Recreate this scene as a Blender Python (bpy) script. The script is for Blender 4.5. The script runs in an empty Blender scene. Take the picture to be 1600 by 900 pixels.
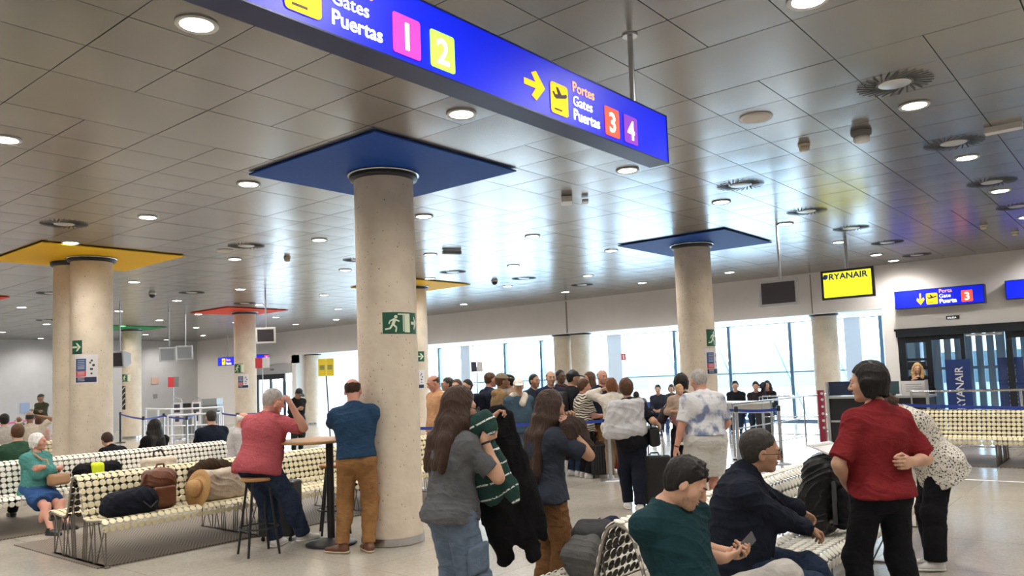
import bpy, math, random
import numpy as np
from mathutils import Vector, Matrix

random.seed(7)
RNG = np.random.RandomState(11)
C = bpy.context.scene.collection
SC = bpy.context.scene

# ------------------------------------------------------------------ camera
F_PX, YAW, PIT, ROL, CX, CY, EYE = 1231.2, .6868, .074, .0386, 800.0, 496.97, 1.70
def _basis():
    cy, sy = math.cos(YAW), math.sin(YAW)
    f = np.array([cy*math.cos(PIT), sy*math.cos(PIT), math.sin(PIT)])
    r = np.array([sy, -cy, 0.]); d = np.cross(f, r)
    cr, sr = math.cos(ROL), math.sin(ROL)
    return np.array([cr*r + sr*d, -sr*r + cr*d, f])
CAMB = _basis()
cam_data = bpy.data.cameras.new('camera')
cam = bpy.data.objects.new('camera', cam_data); C.objects.link(cam)
cam_data.sensor_width = 36.0
cam_data.lens = F_PX/1600*36
cam_data.shift_y = (CY-450)/1600
cam_data.clip_start = .05; cam_data.clip_end = 400
_m = Matrix.Identity(4)
for i in range(3):
    _m[i][0] = CAMB[0][i]; _m[i][1] = -CAMB[1][i]; _m[i][2] = -CAMB[2][i]
_m[0][3] = 0; _m[1][3] = 0; _m[2][3] = EYE
cam.matrix_world = _m
SC.camera = cam
SC.view_settings.view_transform = 'Standard'
SC.view_settings.look = 'None'
SC.view_settings.gamma = 1.0
SC.view_settings.use_curve_mapping = False
SC.view_settings.exposure = 0.14
SC.cycles.max_bounces = 6
SC.cycles.diffuse_bounces = 4
SC.cycles.glossy_bounces = 3
SC.cycles.transmission_bounces = 4
SC.cycles.transparent_max_bounces = 6
SC.cycles.caustics_reflective = False
SC.cycles.caustics_refractive = False
SC.cycles.use_denoising = True
SC.cycles.sample_clamp_indirect = 6.0
SC.cycles.use_adaptive_sampling = True
SC.cycles.adaptive_threshold = .03

def ray(x, y): return CAMB.T @ np.array([(x-CX)/F_PX, (y-CY)/F_PX, 1.])
def atD(x, y, D): return np.array([0, 0, EYE]) + ray(x, y)*D
def atX(x, y, X): d = ray(x, y); return np.array([0, 0, EYE]) + d*(X/d[0])
def atY(x, y, Y): d = ray(x, y); return np.array([0, 0, EYE]) + d*(Y/d[1])
def atZ(x, y, Z): d = ray(x, y); return np.array([0, 0, EYE]) + d*((Z-EYE)/d[2])

# ------------------------------------------------------------------ world (overcast daylight outside the windows)
W_STRENGTH = 14.0
world = bpy.data.worlds.new('sky'); SC.world = world; world.use_nodes = True
nt = world.node_tree; nt.nodes.clear()
wo = nt.nodes.new('ShaderNodeOutputWorld'); bg = nt.nodes.new('ShaderNodeBackground')
tc = nt.nodes.new('ShaderNodeTexCoord'); sp = nt.nodes.new('ShaderNodeSeparateXYZ'); rp = nt.nodes.new('ShaderNodeValToRGB')
nt.links.new(tc.outputs['Generated'], sp.inputs[0]); nt.links.new(sp.outputs['Z'], rp.inputs[0])
rp.color_ramp.elements[0].position = .0; rp.color_ramp.elements[0].color = (.78, .93, 1, 1)
rp.color_ramp.elements[1].position = .35; rp.color_ramp.elements[1].color = (.80, .88, 1, 1)
nt.links.new(rp.outputs[0], bg.inputs[0]); bg.inputs[1].default_value = W_STRENGTH
nt.links.new(bg.outputs[0], wo.inputs[0])
def area_light(name, loc, size, energy, color=(1, 1, 1), direction=(0, 0, -1), portal=False, spread=None):
    ld = bpy.data.lights.new(name, 'AREA'); ld.shape = 'RECTANGLE'; ld.size, ld.size_y = size
    ld.energy = energy; ld.color = color
    if portal: ld.cycles.is_portal = True
    o = bpy.data.objects.new(name, ld); C.objects.link(o); o.location = loc
    o.rotation_euler = Vector(direction).to_track_quat('-Z', 'Y').to_euler()
    return o
area_light('window_portal', (23.75, 20, 1.6), (40, 3.0), 1, direction=(-1, 0, 0), portal=True)

# ------------------------------------------------------------------ materials
MATS = {}
def mat(name, col, rough=.6, metal=0., spec=.5, noise=None, bump=None, emit=None, alpha=None, coat=0., trans=0., sheen=0.):
    if name in MATS: return MATS[name]
    m = bpy.data.materials.new(name); m.use_nodes = True; n = m.node_tree; b = n.nodes['Principled BSDF']
    b.inputs['Base Color'].default_value = (*col, 1); b.inputs['Roughness'].default_value = rough
    b.inputs['Metallic'].default_value = metal; b.inputs['Specular IOR Level'].default_value = spec
    b.inputs['Coat Weight'].default_value = coat; b.inputs['Transmission Weight'].default_value = trans
    b.inputs['Sheen Weight'].default_value = sheen
    if alpha is not None: b.inputs['Alpha'].default_value = alpha
    if emit: b.inputs['Emission Color'].default_value = (*emit[0], 1); b.inputs['Emission Strength'].default_value = emit[1]
    if noise or bump:
        t = n.nodes.new('ShaderNodeTexCoord')
    if noise:      # (scale, second colour, low, high)
        x = n.nodes.new('ShaderNodeTexNoise'); x.inputs['Scale'].default_value = noise[0]; x.inputs['Detail'].default_value = 4
        n.links.new(t.outputs['Object'], x.inputs['Vector'])
        r = n.nodes.new('ShaderNodeValToRGB'); r.color_ramp.elements[0].position = noise[2]; r.color_ramp.elements[1].position = noise[3]
        r.color_ramp.elements[0].color = (*col, 1); r.color_ramp.elements[1].color = (*noise[1], 1)
        n.links.new(x.outputs['Fac'], r.inputs[0]); n.links.new(r.outputs[0], b.inputs['Base Color'])
    if bump:       # (scale, strength, stretch)
        mp = n.nodes.new('ShaderNodeMapping'); mp.inputs['Scale'].default_value = bump[2] if len(bump) > 2 else (1, 1, 1)
        x = n.nodes.new('ShaderNodeTexNoise'); x.inputs['Scale'].default_value = bump[0]; x.inputs['Detail'].default_value = 5
        bm_ = n.nodes.new('ShaderNodeBump'); bm_.inputs['Strength'].default_value = bump[1]; bm_.inputs['Distance'].default_value = .01
        n.links.new(t.outputs['Object'], mp.inputs[0]); n.links.new(mp.outputs[0], x.inputs['Vector'])
        n.links.new(x.outputs['Fac'], bm_.inputs['Height']); n.links.new(bm_.outputs[0], b.inputs['Normal'])
    MATS[name] = m; return m

def cloth(name, col, col2=None, sc=14, bump=.5, rough=.85):
    c2 = col2 or tuple(c*.82 for c in col)
    if name in MATS: return MATS[name]
    m = mat(name, col, rough, spec=.12, noise=(sc, c2, .35, .7), bump=(70, bump*.5)); n = m.node_tree
    b1 = [q for q in n.nodes if q.type == 'BUMP'][0]; t = [q for q in n.nodes if q.type == 'TEX_COORD'][0]
    mp = n.nodes.new('ShaderNodeMapping'); mp.inputs['Rotation'].default_value = (.4, .5, .3); mp.inputs['Scale'].default_value = (1, 1, 1.7)
    x = n.nodes.new('ShaderNodeTexNoise'); x.inputs['Scale'].default_value = 7; x.inputs['Detail'].default_value = 2.5; x.inputs['Distortion'].default_value = 1.6; x.inputs['Roughness'].default_value = .45
    b2 = n.nodes.new('ShaderNodeBump'); b2.inputs['Strength'].default_value = .5; b2.inputs['Distance'].default_value = .035
    n.links.new(t.outputs['Object'], mp.inputs[0]); n.links.new(mp.outputs[0], x.inputs['Vector']); n.links.new(x.outputs['Fac'], b2.inputs['Height']); n.links.new(b2.outputs[0], b1.inputs['Normal'])
    return m

# ------------------------------------------------------------------ mesh collector
class MB:
    def __init__(s): s.v = []; s.f = []; s.m = []; s.mi = 0; s.n = 0; s.smooth = []
    def add(s, V, Fc, mi=None, smooth=False):
        V = np.asarray(V, float).reshape(-1, 3); o = s.n; s.v.append(V); s.n += len(V)
        s.f += [tuple(i+o for i in f) for f in Fc]; s.m += [s.mi if mi is None else mi]*len(Fc); s.smooth += [smooth]*len(Fc)
        return s
    def box(s, lo, hi, mi=None):
        x0, y0, z0 = lo; x1, y1, z1 = hi
        V = [(x0,y0,z0),(x1,y0,z0),(x1,y1,z0),(x0,y1,z0),(x0,y0,z1),(x1,y0,z1),(x1,y1,z1),(x0,y1,z1)]
        return s.add(V, [(0,3,2,1),(4,5,6,7),(0,1,5,4),(1,2,6,5),(2,3,7,6),(3,0,4,7)], mi)
    def obox(s, c, ax, half, mi=None):
        c = np.array(c, float); ax = [np.array(a, float) for a in ax]
        V = [c + ax[0]*half[0]*i + ax[1]*half[1]*j + ax[2]*half[2]*k for k in (-1,1) for i, j in ((-1,-1),(1,-1),(1,1),(-1,1))]
        Fc = [(0,3,2,1),(4,5,6,7),(0,1,5,4),(1,2,6,5),(2,3,7,6),(3,0,4,7)]
        if np.dot(np.cross(ax[0], ax[1]), ax[2]) < 0: Fc = [f[::-1] for f in Fc]
        return s.add(V, Fc, mi)
    def tube(s, pts, r, n=8, mi=None, closed=False, cap=True):
        P = [np.array(p, float) for p in pts]; N = len(P); rr = r if hasattr(r, '__len__') else [r]*N
        V = []; up = None
        for i in range(N):
            a = P[(i-1) % N] if (closed or i) else P[i]; b = P[(i+1) % N] if (closed or i < N-1) else P[i]
            t = b-a; t = t/(np.linalg.norm(t)+1e-9)
            if up is None:
                up = np.array([0, 0, 1.]) if abs(t[2]) < .9 else np.array([1., 0, 0])
            u = up - t*np.dot(up, t); u /= np.linalg.norm(u)+1e-9; up = u; w = np.cross(t, u)
            for k in range(n):
                q = 2*math.pi*k/n; V.append(P[i] + (u*math.cos(q) + w*math.sin(q))*rr[i])
        Fc = []
        for i in range(N if closed else N-1):
            for k in range(n):
                a, b = i*n+k, i*n+(k+1) % n; c, d = ((i+1) % N)*n+(k+1) % n, ((i+1) % N)*n+k
                Fc.append((a, b, c, d))
        s.add(V, Fc, mi, True)
        if cap and not closed:
            s.add(V[:n], [tuple(range(n))[::-1]], mi); s.add(V[-n:], [tuple(range(n))], mi)
        return s
    def lathe(s, c, prof, n=24, mi=None, smooth=True, axis=None):
        c = np.array(c, float); V = []
        if axis is None: U, Wv, A = np.array([1., 0, 0]), np.array([0, 1., 0]), np.array([0, 0, 1.])
        else:
            A = np.array(axis, float); A /= np.linalg.norm(A); U = np.cross(A, [0, 0, 1.] if abs(A[2]) < .9 else [1., 0, 0]); U /= np.linalg.norm(U); Wv = np.cross(A, U)
        for r, z in prof:
            for k in range(n):
                q = 2*math.pi*k/n; V.append(c + U*r*math.cos(q) + Wv*r*math.sin(q) + A*z)
        Fc = [(i*n+k, i*n+(k+1) % n, (i+1)*n+(k+1) % n, (i+1)*n+k) for i in range(len(prof)-1) for k in range(n)]
        s.add(V, Fc, mi, smooth)
        if prof[0][0] > 1e-4: s.add(V[:n], [tuple(range(n))[::-1]], mi)
        if prof[-1][0] > 1e-4: s.add(V[-n:], [tuple(range(n))], mi)
        return s
    def prism(s, poly, o, u, w, t, mi=None):
        """polygon (a,b) in plane o + a*u + b*w, extruded along t"""
        o, u, w, t = [np.array(q, float) for q in (o, u, w, t)]; n = len(poly)
        A = [o + u*a + w*b for a, b in poly]; B = [p + t for p in A]
        flip = np.dot(np.cross(u, w), t) > 0
        f0, f1 = tuple(range(n)), tuple(range(n, 2*n))
        Fc = [f0[::-1], f1] if flip else [f0, f1[::-1]]
        for k in range(n):
            q = (k, (k+1) % n, n+(k+1) % n, n+k); Fc.append(q if flip else q[::-1])
        return s.add(A+B, Fc, mi)
    def build(s, name, mats, parent=None, origin=None):
        V = np.concatenate(s.v) if s.v else np.zeros((0, 3))
        og = np.array(origin if origin is not None else (parent['_o'] if parent is not None and '_o' in parent else (0, 0, 0)), float)
        me = bpy.data.meshes.new(name); me.from_pydata((V-og).tolist(), [], s.f)
        if not isinstance(mats, (list, tuple)): mats = [mats]
        for q in mats: me.materials.append(q)
        me.polygons.foreach_set('material_index', s.m); me.polygons.foreach_set('use_smooth', s.smooth)
        me.update()
        return link(name, me, parent, None if parent is not None else og)

def link(name, data, parent=None, loc=None):
    o = bpy.data.objects.new(name, data); C.objects.link(o)
    if parent is not None: o.parent = parent; o['_p'] = 1; 
    if loc is not None: o.location = [float(q) for q in loc]
    if parent is not None and '_o' in parent: o['_o'] = list(parent['_o'])
    elif loc is not None: o['_o'] = [float(q) for q in loc]
    return o
def tag(o, label=None, cat=None, group=None, kind=None):
    if label: o['label'] = label
    if cat: o['category'] = cat
    if group: o['group'] = group
    if kind: o['kind'] = kind
    return o
def thing(name, label, cat, loc=(0, 0, 0), group=None, kind=None):
    """an Empty at the thing's base; its parts are given in world coordinates and stored relative to it"""
    o = link(name, None, None, loc); o.empty_display_size = .1
    return tag(o, label, cat, group, kind)
def struct(name, mb, m, parent=None):
    o = mb.build(name, m, parent, origin=(0, 0, 0) if parent is None else None)
    if parent is None: o['kind'] = 'structure'
    return o
def copy_tree(o, parent=None):
    c = o.copy(); C.objects.link(c)
    if parent is not None: c.parent = parent
    for ch in list(o.children): copy_tree(ch, c)
    return c
def text_mesh(name, body, o, u, w, size, m, parent, depth=.002, bold=0., align='LEFT', stretch=1.):
    """lettering laid out in the plane o + a*u + b*w"""
    cu = bpy.data.curves.new('t', 'FONT'); cu.body = body; cu.size = size; cu.extrude = depth; cu.offset = bold; cu.align_x = align
    cu.resolution_u = 3
    ob = bpy.data.objects.new('t', cu); C.objects.link(ob)
    dg = bpy.context.evaluated_depsgraph_get(); dg.update()
    me = bpy.data.meshes.new_from_object(ob.evaluated_get(dg)); bpy.data.objects.remove(ob); bpy.data.curves.remove(cu)
    V = np.zeros(len(me.vertices)*3); me.vertices.foreach_get('co', V); V = V.reshape(-1, 3)
    o, u, w = [np.array(q, float) for q in (o, u, w)]; nn = np.cross(u, w)
    P = o + V[:, :1]*stretch*u + V[:, 1:2]*w + V[:, 2:3]*nn
    og = np.array(parent['_o']) if parent is not None else np.zeros(3)
    me.vertices.foreach_set('co', (P-og).ravel()); me.materials.clear(); me.materials.append(m); me.update(); me.name = name
    return link(name, me, parent, None if parent is not None else (0, 0, 0))
# ------------------------------------------------------------------ smooth bodies: distance fields turned into one continuous surface
def unit(v):
    v = np.array(v, float); return v/(np.linalg.norm(v)+1e-9)
class Sdf:
    def __init__(s): s.ops = []; s.cuts = []
    def cap(s, a, b, ra, rb=None, k=.02, flat=None, sub=False, cut=None):
        """tapered limb from a to b; flat=(direction, factor) thins it along a direction"""
        a = np.array(a, float); b = np.array(b, float); rb = ra if rb is None else rb
        g = max(ra, rb)*(max(1, flat[1]) if flat else 1)
        lo = np.minimum(a, b)-g; hi = np.maximum(a, b)+g
        s.ops.append(('c', a, b, ra, rb, k, flat, sub, cut, lo, hi)); return s
    def ell(s, c, r, fr=None, k=.02, sub=False, cut=None):
        """ellipsoid; fr = 3 unit vectors"""
        c = np.array(c, float); r = np.array(r, float); fr = np.eye(3) if fr is None else np.array(fr, float)
        e = np.sqrt(((fr*r[:, None])**2).sum(0))
        s.ops.append(('e', c, fr, r, None, k, None, sub, cut, c-e, c+e)); return s
    def box(s, c, hf, fr=None, r=.02, k=.01, sub=False, cut=None):
        c = np.array(c, float); hf = np.array(hf, float); fr = np.eye(3) if fr is None else np.array([unit(q) for q in fr]); e = np.abs(fr*hf[:, None]).sum(0)
        s.ops.append(('b', c, fr, hf, r, k, None, sub, cut, c-e, c+e)); return s
    def cut(s, c, n): s.cuts.append((np.array(c, float), unit(n))); return s
    def bounds(s):
        P = [o for o in s.ops if not o[7]]
        return np.min([o[9] for o in P], 0), np.max([o[10] for o in P], 0)
    def field(s, lo, h, dim, folds=None):
        D = np.full(dim, .5, np.float32)
        ax = [np.float32(lo[i]) + np.float32(h)*np.arange(dim[i], dtype=np.float32) for i in range(3)]
        for (ty, p0, p1, ra, rb, k, flat, sub, cut, blo, bhi) in s.ops:
            mg = k*.5 + 3*h + .01
            i0 = [max(0, int((blo[i]-mg-lo[i])/h)) for i in range(3)]; i1 = [min(dim[i], int((bhi[i]+mg-lo[i])/h)+2) for i in range(3)]
            if any(i1[i] <= i0[i] for i in range(3)): continue
            sl = tuple(slice(i0[i], i1[i]) for i in range(3))
            X = ax[0][sl[0]][:, None, None]; Y = ax[1][sl[1]][None, :, None]; Z = ax[2][sl[2]][None, None, :]
            if ty == 'c':
                v = [X-p0[0], Y-p0[1], Z-p0[2]]; ba = p1-p0; L2 = float(ba@ba)+1e-9
                t = np.clip((v[0]*ba[0]+v[1]*ba[1]+v[2]*ba[2])/L2, 0, 1)
                w = [v[i]-t*np.float32(ba[i]) for i in range(3)]
                q = w[0]**2+w[1]**2+w[2]**2
                if flat:
                    n = unit(flat[0]); dn = w[0]*n[0]+w[1]*n[1]+w[2]*n[2]; q = q + dn*dn*(1/flat[1]**2-1)
                d = np.sqrt(q) - (ra+(rb-ra)*t)
            elif ty == 'b':
                v = [X-p0[0], Y-p0[1], Z-p0[2]]; q = [np.abs(v[0]*p1[i][0]+v[1]*p1[i][1]+v[2]*p1[i][2])-(ra[i]-rb) for i in range(3)]
                d = np.sqrt(sum(np.maximum(z, 0)**2 for z in q)) + np.minimum(np.maximum(np.maximum(q[0], q[1]), q[2]), 0) - rb
            else:
                v = [X-p0[0], Y-p0[1], Z-p0[2]]; e0 = 0; e1 = 0
                for i in range(3):
                    c = v[0]*p1[i][0]+v[1]*p1[i][1]+v[2]*p1[i][2]; e0 = e0+(c/ra[i])**2; e1 = e1+(c/ra[i]**2)**2
                k0 = np.sqrt(e0); d = k0*(k0-1)/(np.sqrt(e1)+1e-6)
            if cut:
                for (cc, cn) in cut:
                    cn = unit(cn); d = np.maximum(d, (X-cc[0])*cn[0]+(Y-cc[1])*cn[1]+(Z-cc[2])*cn[2])
            d = d.astype(np.float32); E = D[sl]
            if sub: d = -d; hh = np.maximum(k-np.abs(E-d), 0)/k; D[sl] = np.maximum(E, d)+hh*hh*k*.25
            else: hh = np.maximum(k-np.abs(E-d), 0)/k; D[sl] = np.minimum(E, d)-hh*hh*k*.25
        X = ax[0][:, None, None]; Y = ax[1][None, :, None]; Z = ax[2][None, None, :]
        if folds:
            A, fq, sd, st = folds   # amplitude, frequency, seed, stretch (x,y,z)
            q = np.random.RandomState(sd); ph = q.rand(8).astype(np.float32)*6.28; fx, fy, fz = fq*st[0], fq*st[1], fq*st[2]
            wx = .9*np.sin(Y*fy*.5+ph[0])+.9*np.sin(Z*fz*.7+ph[1])+.6*np.sin(X*fx*.8+ph[2]); 
            n = np.sin(X*fx+Y*fy*.35+wx+ph[3])*.5+np.sin(Z*fz+Y*fy*.4+wx*1.4+ph[4])*.6+np.sin((X*fx-Y*fy-Z*fz*.8)*1.7+wx*2+ph[5])*.35
            r2 = 1-np.abs(np.sin((X*fx*.9+Z*fz*1.3+Y*fy*.5)*1.25+wx*1.8+ph[6]))
            D = D + np.float32(A)*(n*.8-r2*r2*r2*.9+.15).astype(np.float32)
        for (c, n) in s.cuts: D = np.maximum(D, ((X-c[0])*n[0]+(Y-c[1])*n[1]+(Z-c[2])*n[2]).astype(np.float32))
        return D
    def mesh(s, h, box=None, folds=None):
        lo, hi = s.bounds() if box is None else (np.array(box[0], float), np.array(box[1], float))
        if box is None: lo = lo-.02-2*h; hi = hi+.02+2*h
        dim = tuple(int(q) for q in np.ceil((hi-lo)/h)+1)
        D = s.field(lo, h, dim, folds)
        if box is not None:   # close the block at its walls
            for a in range(3):
                sl = [slice(None)]*3
                for e in (0, -1): sl[a] = e; D[tuple(sl)] = np.maximum(D[tuple(sl)], .3*h)
        return surface_net(D, lo, h)

def surface_net(D, lo, h):
    S = D < 0; nx, ny, nz = D.shape
    cnt = np.zeros((nx-1, ny-1, nz-1), np.int8)
    cn = [(i, j, k) for i in (0, 1) for j in (0, 1) for k in (0, 1)]
    for (i, j, k) in cn: cnt += S[i:nx-1+i, j:ny-1+j, k:nz-1+k]
    act = (cnt > 0) & (cnt < 8); idx = np.argwhere(act)
    if len(idx) == 0: return np.zeros((0, 3)), np.zeros((0, 4), int)
    ids = np.full(act.shape, -1, np.int64); ids[act] = np.arange(len(idx))
    ac = np.zeros((len(idx), 3)); w = np.zeros(len(idx))
    I, J, K = idx.T
    for a in range(3):
        for (p, q) in ((0, 0), (0, 1), (1, 0), (1, 1)):
            o0 = [0, 0, 0]; oth = [b for b in range(3) if b != a]; o0[oth[0]] = p; o0[oth[1]] = q; o1 = list(o0); o1[a] = 1
            d0 = D[I+o0[0], J+o0[1], K+o0[2]]; d1 = D[I+o1[0], J+o1[1], K+o1[2]]
            c = (d0 < 0) != (d1 < 0); t = np.where(c, d0/(d0-d1+1e-12), 0)
            P = np.array(o0, float)[None, :].repeat(len(idx), 0); P[:, a] = t
            ac += P*c[:, None]; w += c
    V = (idx + ac/np.maximum(w, 1)[:, None])*h + lo
    Fc = []
    for a in range(3):
        b, c = (a+1) % 3, (a+2) % 3
        sl0 = [slice(None)]*3; sl1 = [slice(None)]*3
        sl0[a] = slice(0, -1); sl1[a] = slice(1, None)
        for q in (b, c): sl0[q] = slice(1, -1); sl1[q] = slice(1, -1)
        A0 = S[tuple(sl0)]; A1 = S[tuple(sl1)]; cr = np.argwhere(A0 != A1)
        if len(cr) == 0: continue
        g = cr.copy(); g[:, b] += 1; g[:, c] += 1    # grid index of edge start
        inside0 = A0[tuple(cr.T)]
        def cell(db, dc):
            e = g.copy(); e[:, b] += db; e[:, c] += dc; return ids[tuple(e.T)]
        q = np.stack([cell(-1, -1), cell(0, -1), cell(0, 0), cell(-1, 0)], 1)
        q[~inside0] = q[~inside0][:, ::-1]
        Fc.append(q)
    Fc = np.concatenate(Fc) if Fc else np.zeros((0, 4), int)
    Fc = Fc[(Fc >= 0).all(1)]
    return V, Fc

def np_mesh(name, parts, mats, parent=None, loc=None):
    """parts: list of (V, F, material index)"""
    V = []; Fq = []; mi = []; n = 0
    for (v, f, m) in parts:
        V.append(v); Fq.append(f+n); mi += [m]*len(f); n += len(v)
    V = np.concatenate(V); Fq = np.concatenate(Fq)
    og = np.array(parent['_o']) if parent is not None else np.array(loc if loc is not None else (0, 0, 0), float)
    me = bpy.data.meshes.new(name); me.vertices.add(len(V)); me.vertices.foreach_set('co', (V-og).astype(np.float32).ravel())
    me.loops.add(len(Fq)*4); me.polygons.add(len(Fq))
    me.loops.foreach_set('vertex_index', Fq.astype(np.int32).ravel())
    me.polygons.foreach_set('loop_start', np.arange(0, len(Fq)*4, 4, dtype=np.int32))
    me.polygons.foreach_set('material_index', np.array(mi, np.int32)); me.polygons.foreach_set('use_smooth', np.ones(len(Fq), bool))
    if not isinstance(mats, (list, tuple)): mats = [mats]
    for m in mats: me.materials.append(m)
    me.update(calc_edges=True)
    return link(name, me, parent, None if parent is not None else og)
def blob(name, sdf, h, m, parent=None, loc=None, folds=None):
    v, f = sdf.mesh(h, folds=folds)
    return np_mesh(name, [(v, f, 0)], m, parent, loc)

# ------------------------------------------------------------------ people
SKIN = {'fair': (.62, .38, .27), 'light': (.58, .34, .23), 'tan': (.45, .25, .16), 'ruddy': (.60, .30, .22), 'dark': (.13, .075, .05), 'brown': (.30, .165, .10)}
HAIRC = {'black': (.012, .010, .009), 'darkbrown': (.035, .018, .012), 'brown': (.075, .035, .018), 'reddish': (.14, .055, .025), 'blonde': (.42, .27, .12), 'grey': (.33, .31, .29), 'white': (.62, .60, .57), 'saltpepper': (.032, .028, .024)}
def skin_mat(k): return mat('skin_'+k, SKIN[k], .48, spec=.35, noise=(9, tuple(c*.86 for c in SKIN[k]), .4, .75), bump=(160, .06))
def hair_mat(k): return mat('hair_'+k, HAIRC[k], .5, spec=.22, noise=(40, tuple(c*1.5+.002 for c in HAIRC[k]), .35, .75), bump=(60, 1., (1, 1, .10)))
EYEW = None
def two_bone(a, c, l1, l2, pole):
    a = np.array(a, float); c = np.array(c, float); d = c-a; L = np.linalg.norm(d)
    if L > (l1+l2)*.995: c = a+d/L*(l1+l2)*.995; d = c-a; L = np.linalg.norm(d)
    if L < abs(l1-l2)*1.05+.02: L = abs(l1-l2)*1.05+.02
    u = d/(np.linalg.norm(d)+1e-9); x = (l1*l1-l2*l2+L*L)/(2*L); y = math.sqrt(max(l1*l1-x*x, 0))
    p = np.array(pole, float); p = p-u*(p@u); p = unit(p)
    return a+u*x+p*y, c

def hand_ops(S, w, d, n, curl, s, side, spread=.0, grip=None):
    """palm and five fingers. w wrist, d pointing direction, n palm normal (palm faces n), curl 0..1"""
    d = unit(d); n = unit(np.array(n)-d*(np.array(n)@d)); x = np.cross(d, n)*side   # x towards the thumb side
    S.ell(w+d*.045*s, (.048*s, .040*s, .016*s), (d, x, n), k=.012)
    S.cap(w-d*.03*s, w+d*.02*s, .026*s, .024*s, k=.02, flat=(n, .75))
    ln = (.068, .078, .072, .056)
    for i in range(4):
        o = (1.5-i)*.0205*s; b = w + d*(.083-.004*abs(i-1))*s + x*o
        ang = 0; p = b.copy(); dd = d + x*(1.5-i)*spread; dd = unit(dd); L = ln[i]*s; r = .0092*s if i < 3 else .0080*s
        for j, fr in enumerate((.45, .30, .25)):
            ang += curl*(1.15, 1.25, .8)[j] + (.08 if j else 0)
            v = unit(dd*math.cos(ang) + n*math.sin(ang)); q = p+v*L*fr
            S.cap(p, q, r*(1-.08*j), r*(1-.08*(j+1)), k=.005); p = q
    b = w+d*.02*s+x*.026*s+n*.006*s; t1 = b+(d*.62+x*.62+n*(.2+.5*curl))*.038*s; t2 = t1+(d*.85+x*(.25-.7*curl)+n*(.1+.6*curl))*.028*s; t3 = t2+(d*.8-x*.5*curl+n*.6*curl)*.022*s
    S.cap(b, t1, .0145*s, .0115*s, k=.01); S.cap(t1, t2, .011*s, .010*s, k=.005); S.cap(t2, t3, .010*s, .0085*s, k=.005)

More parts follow.
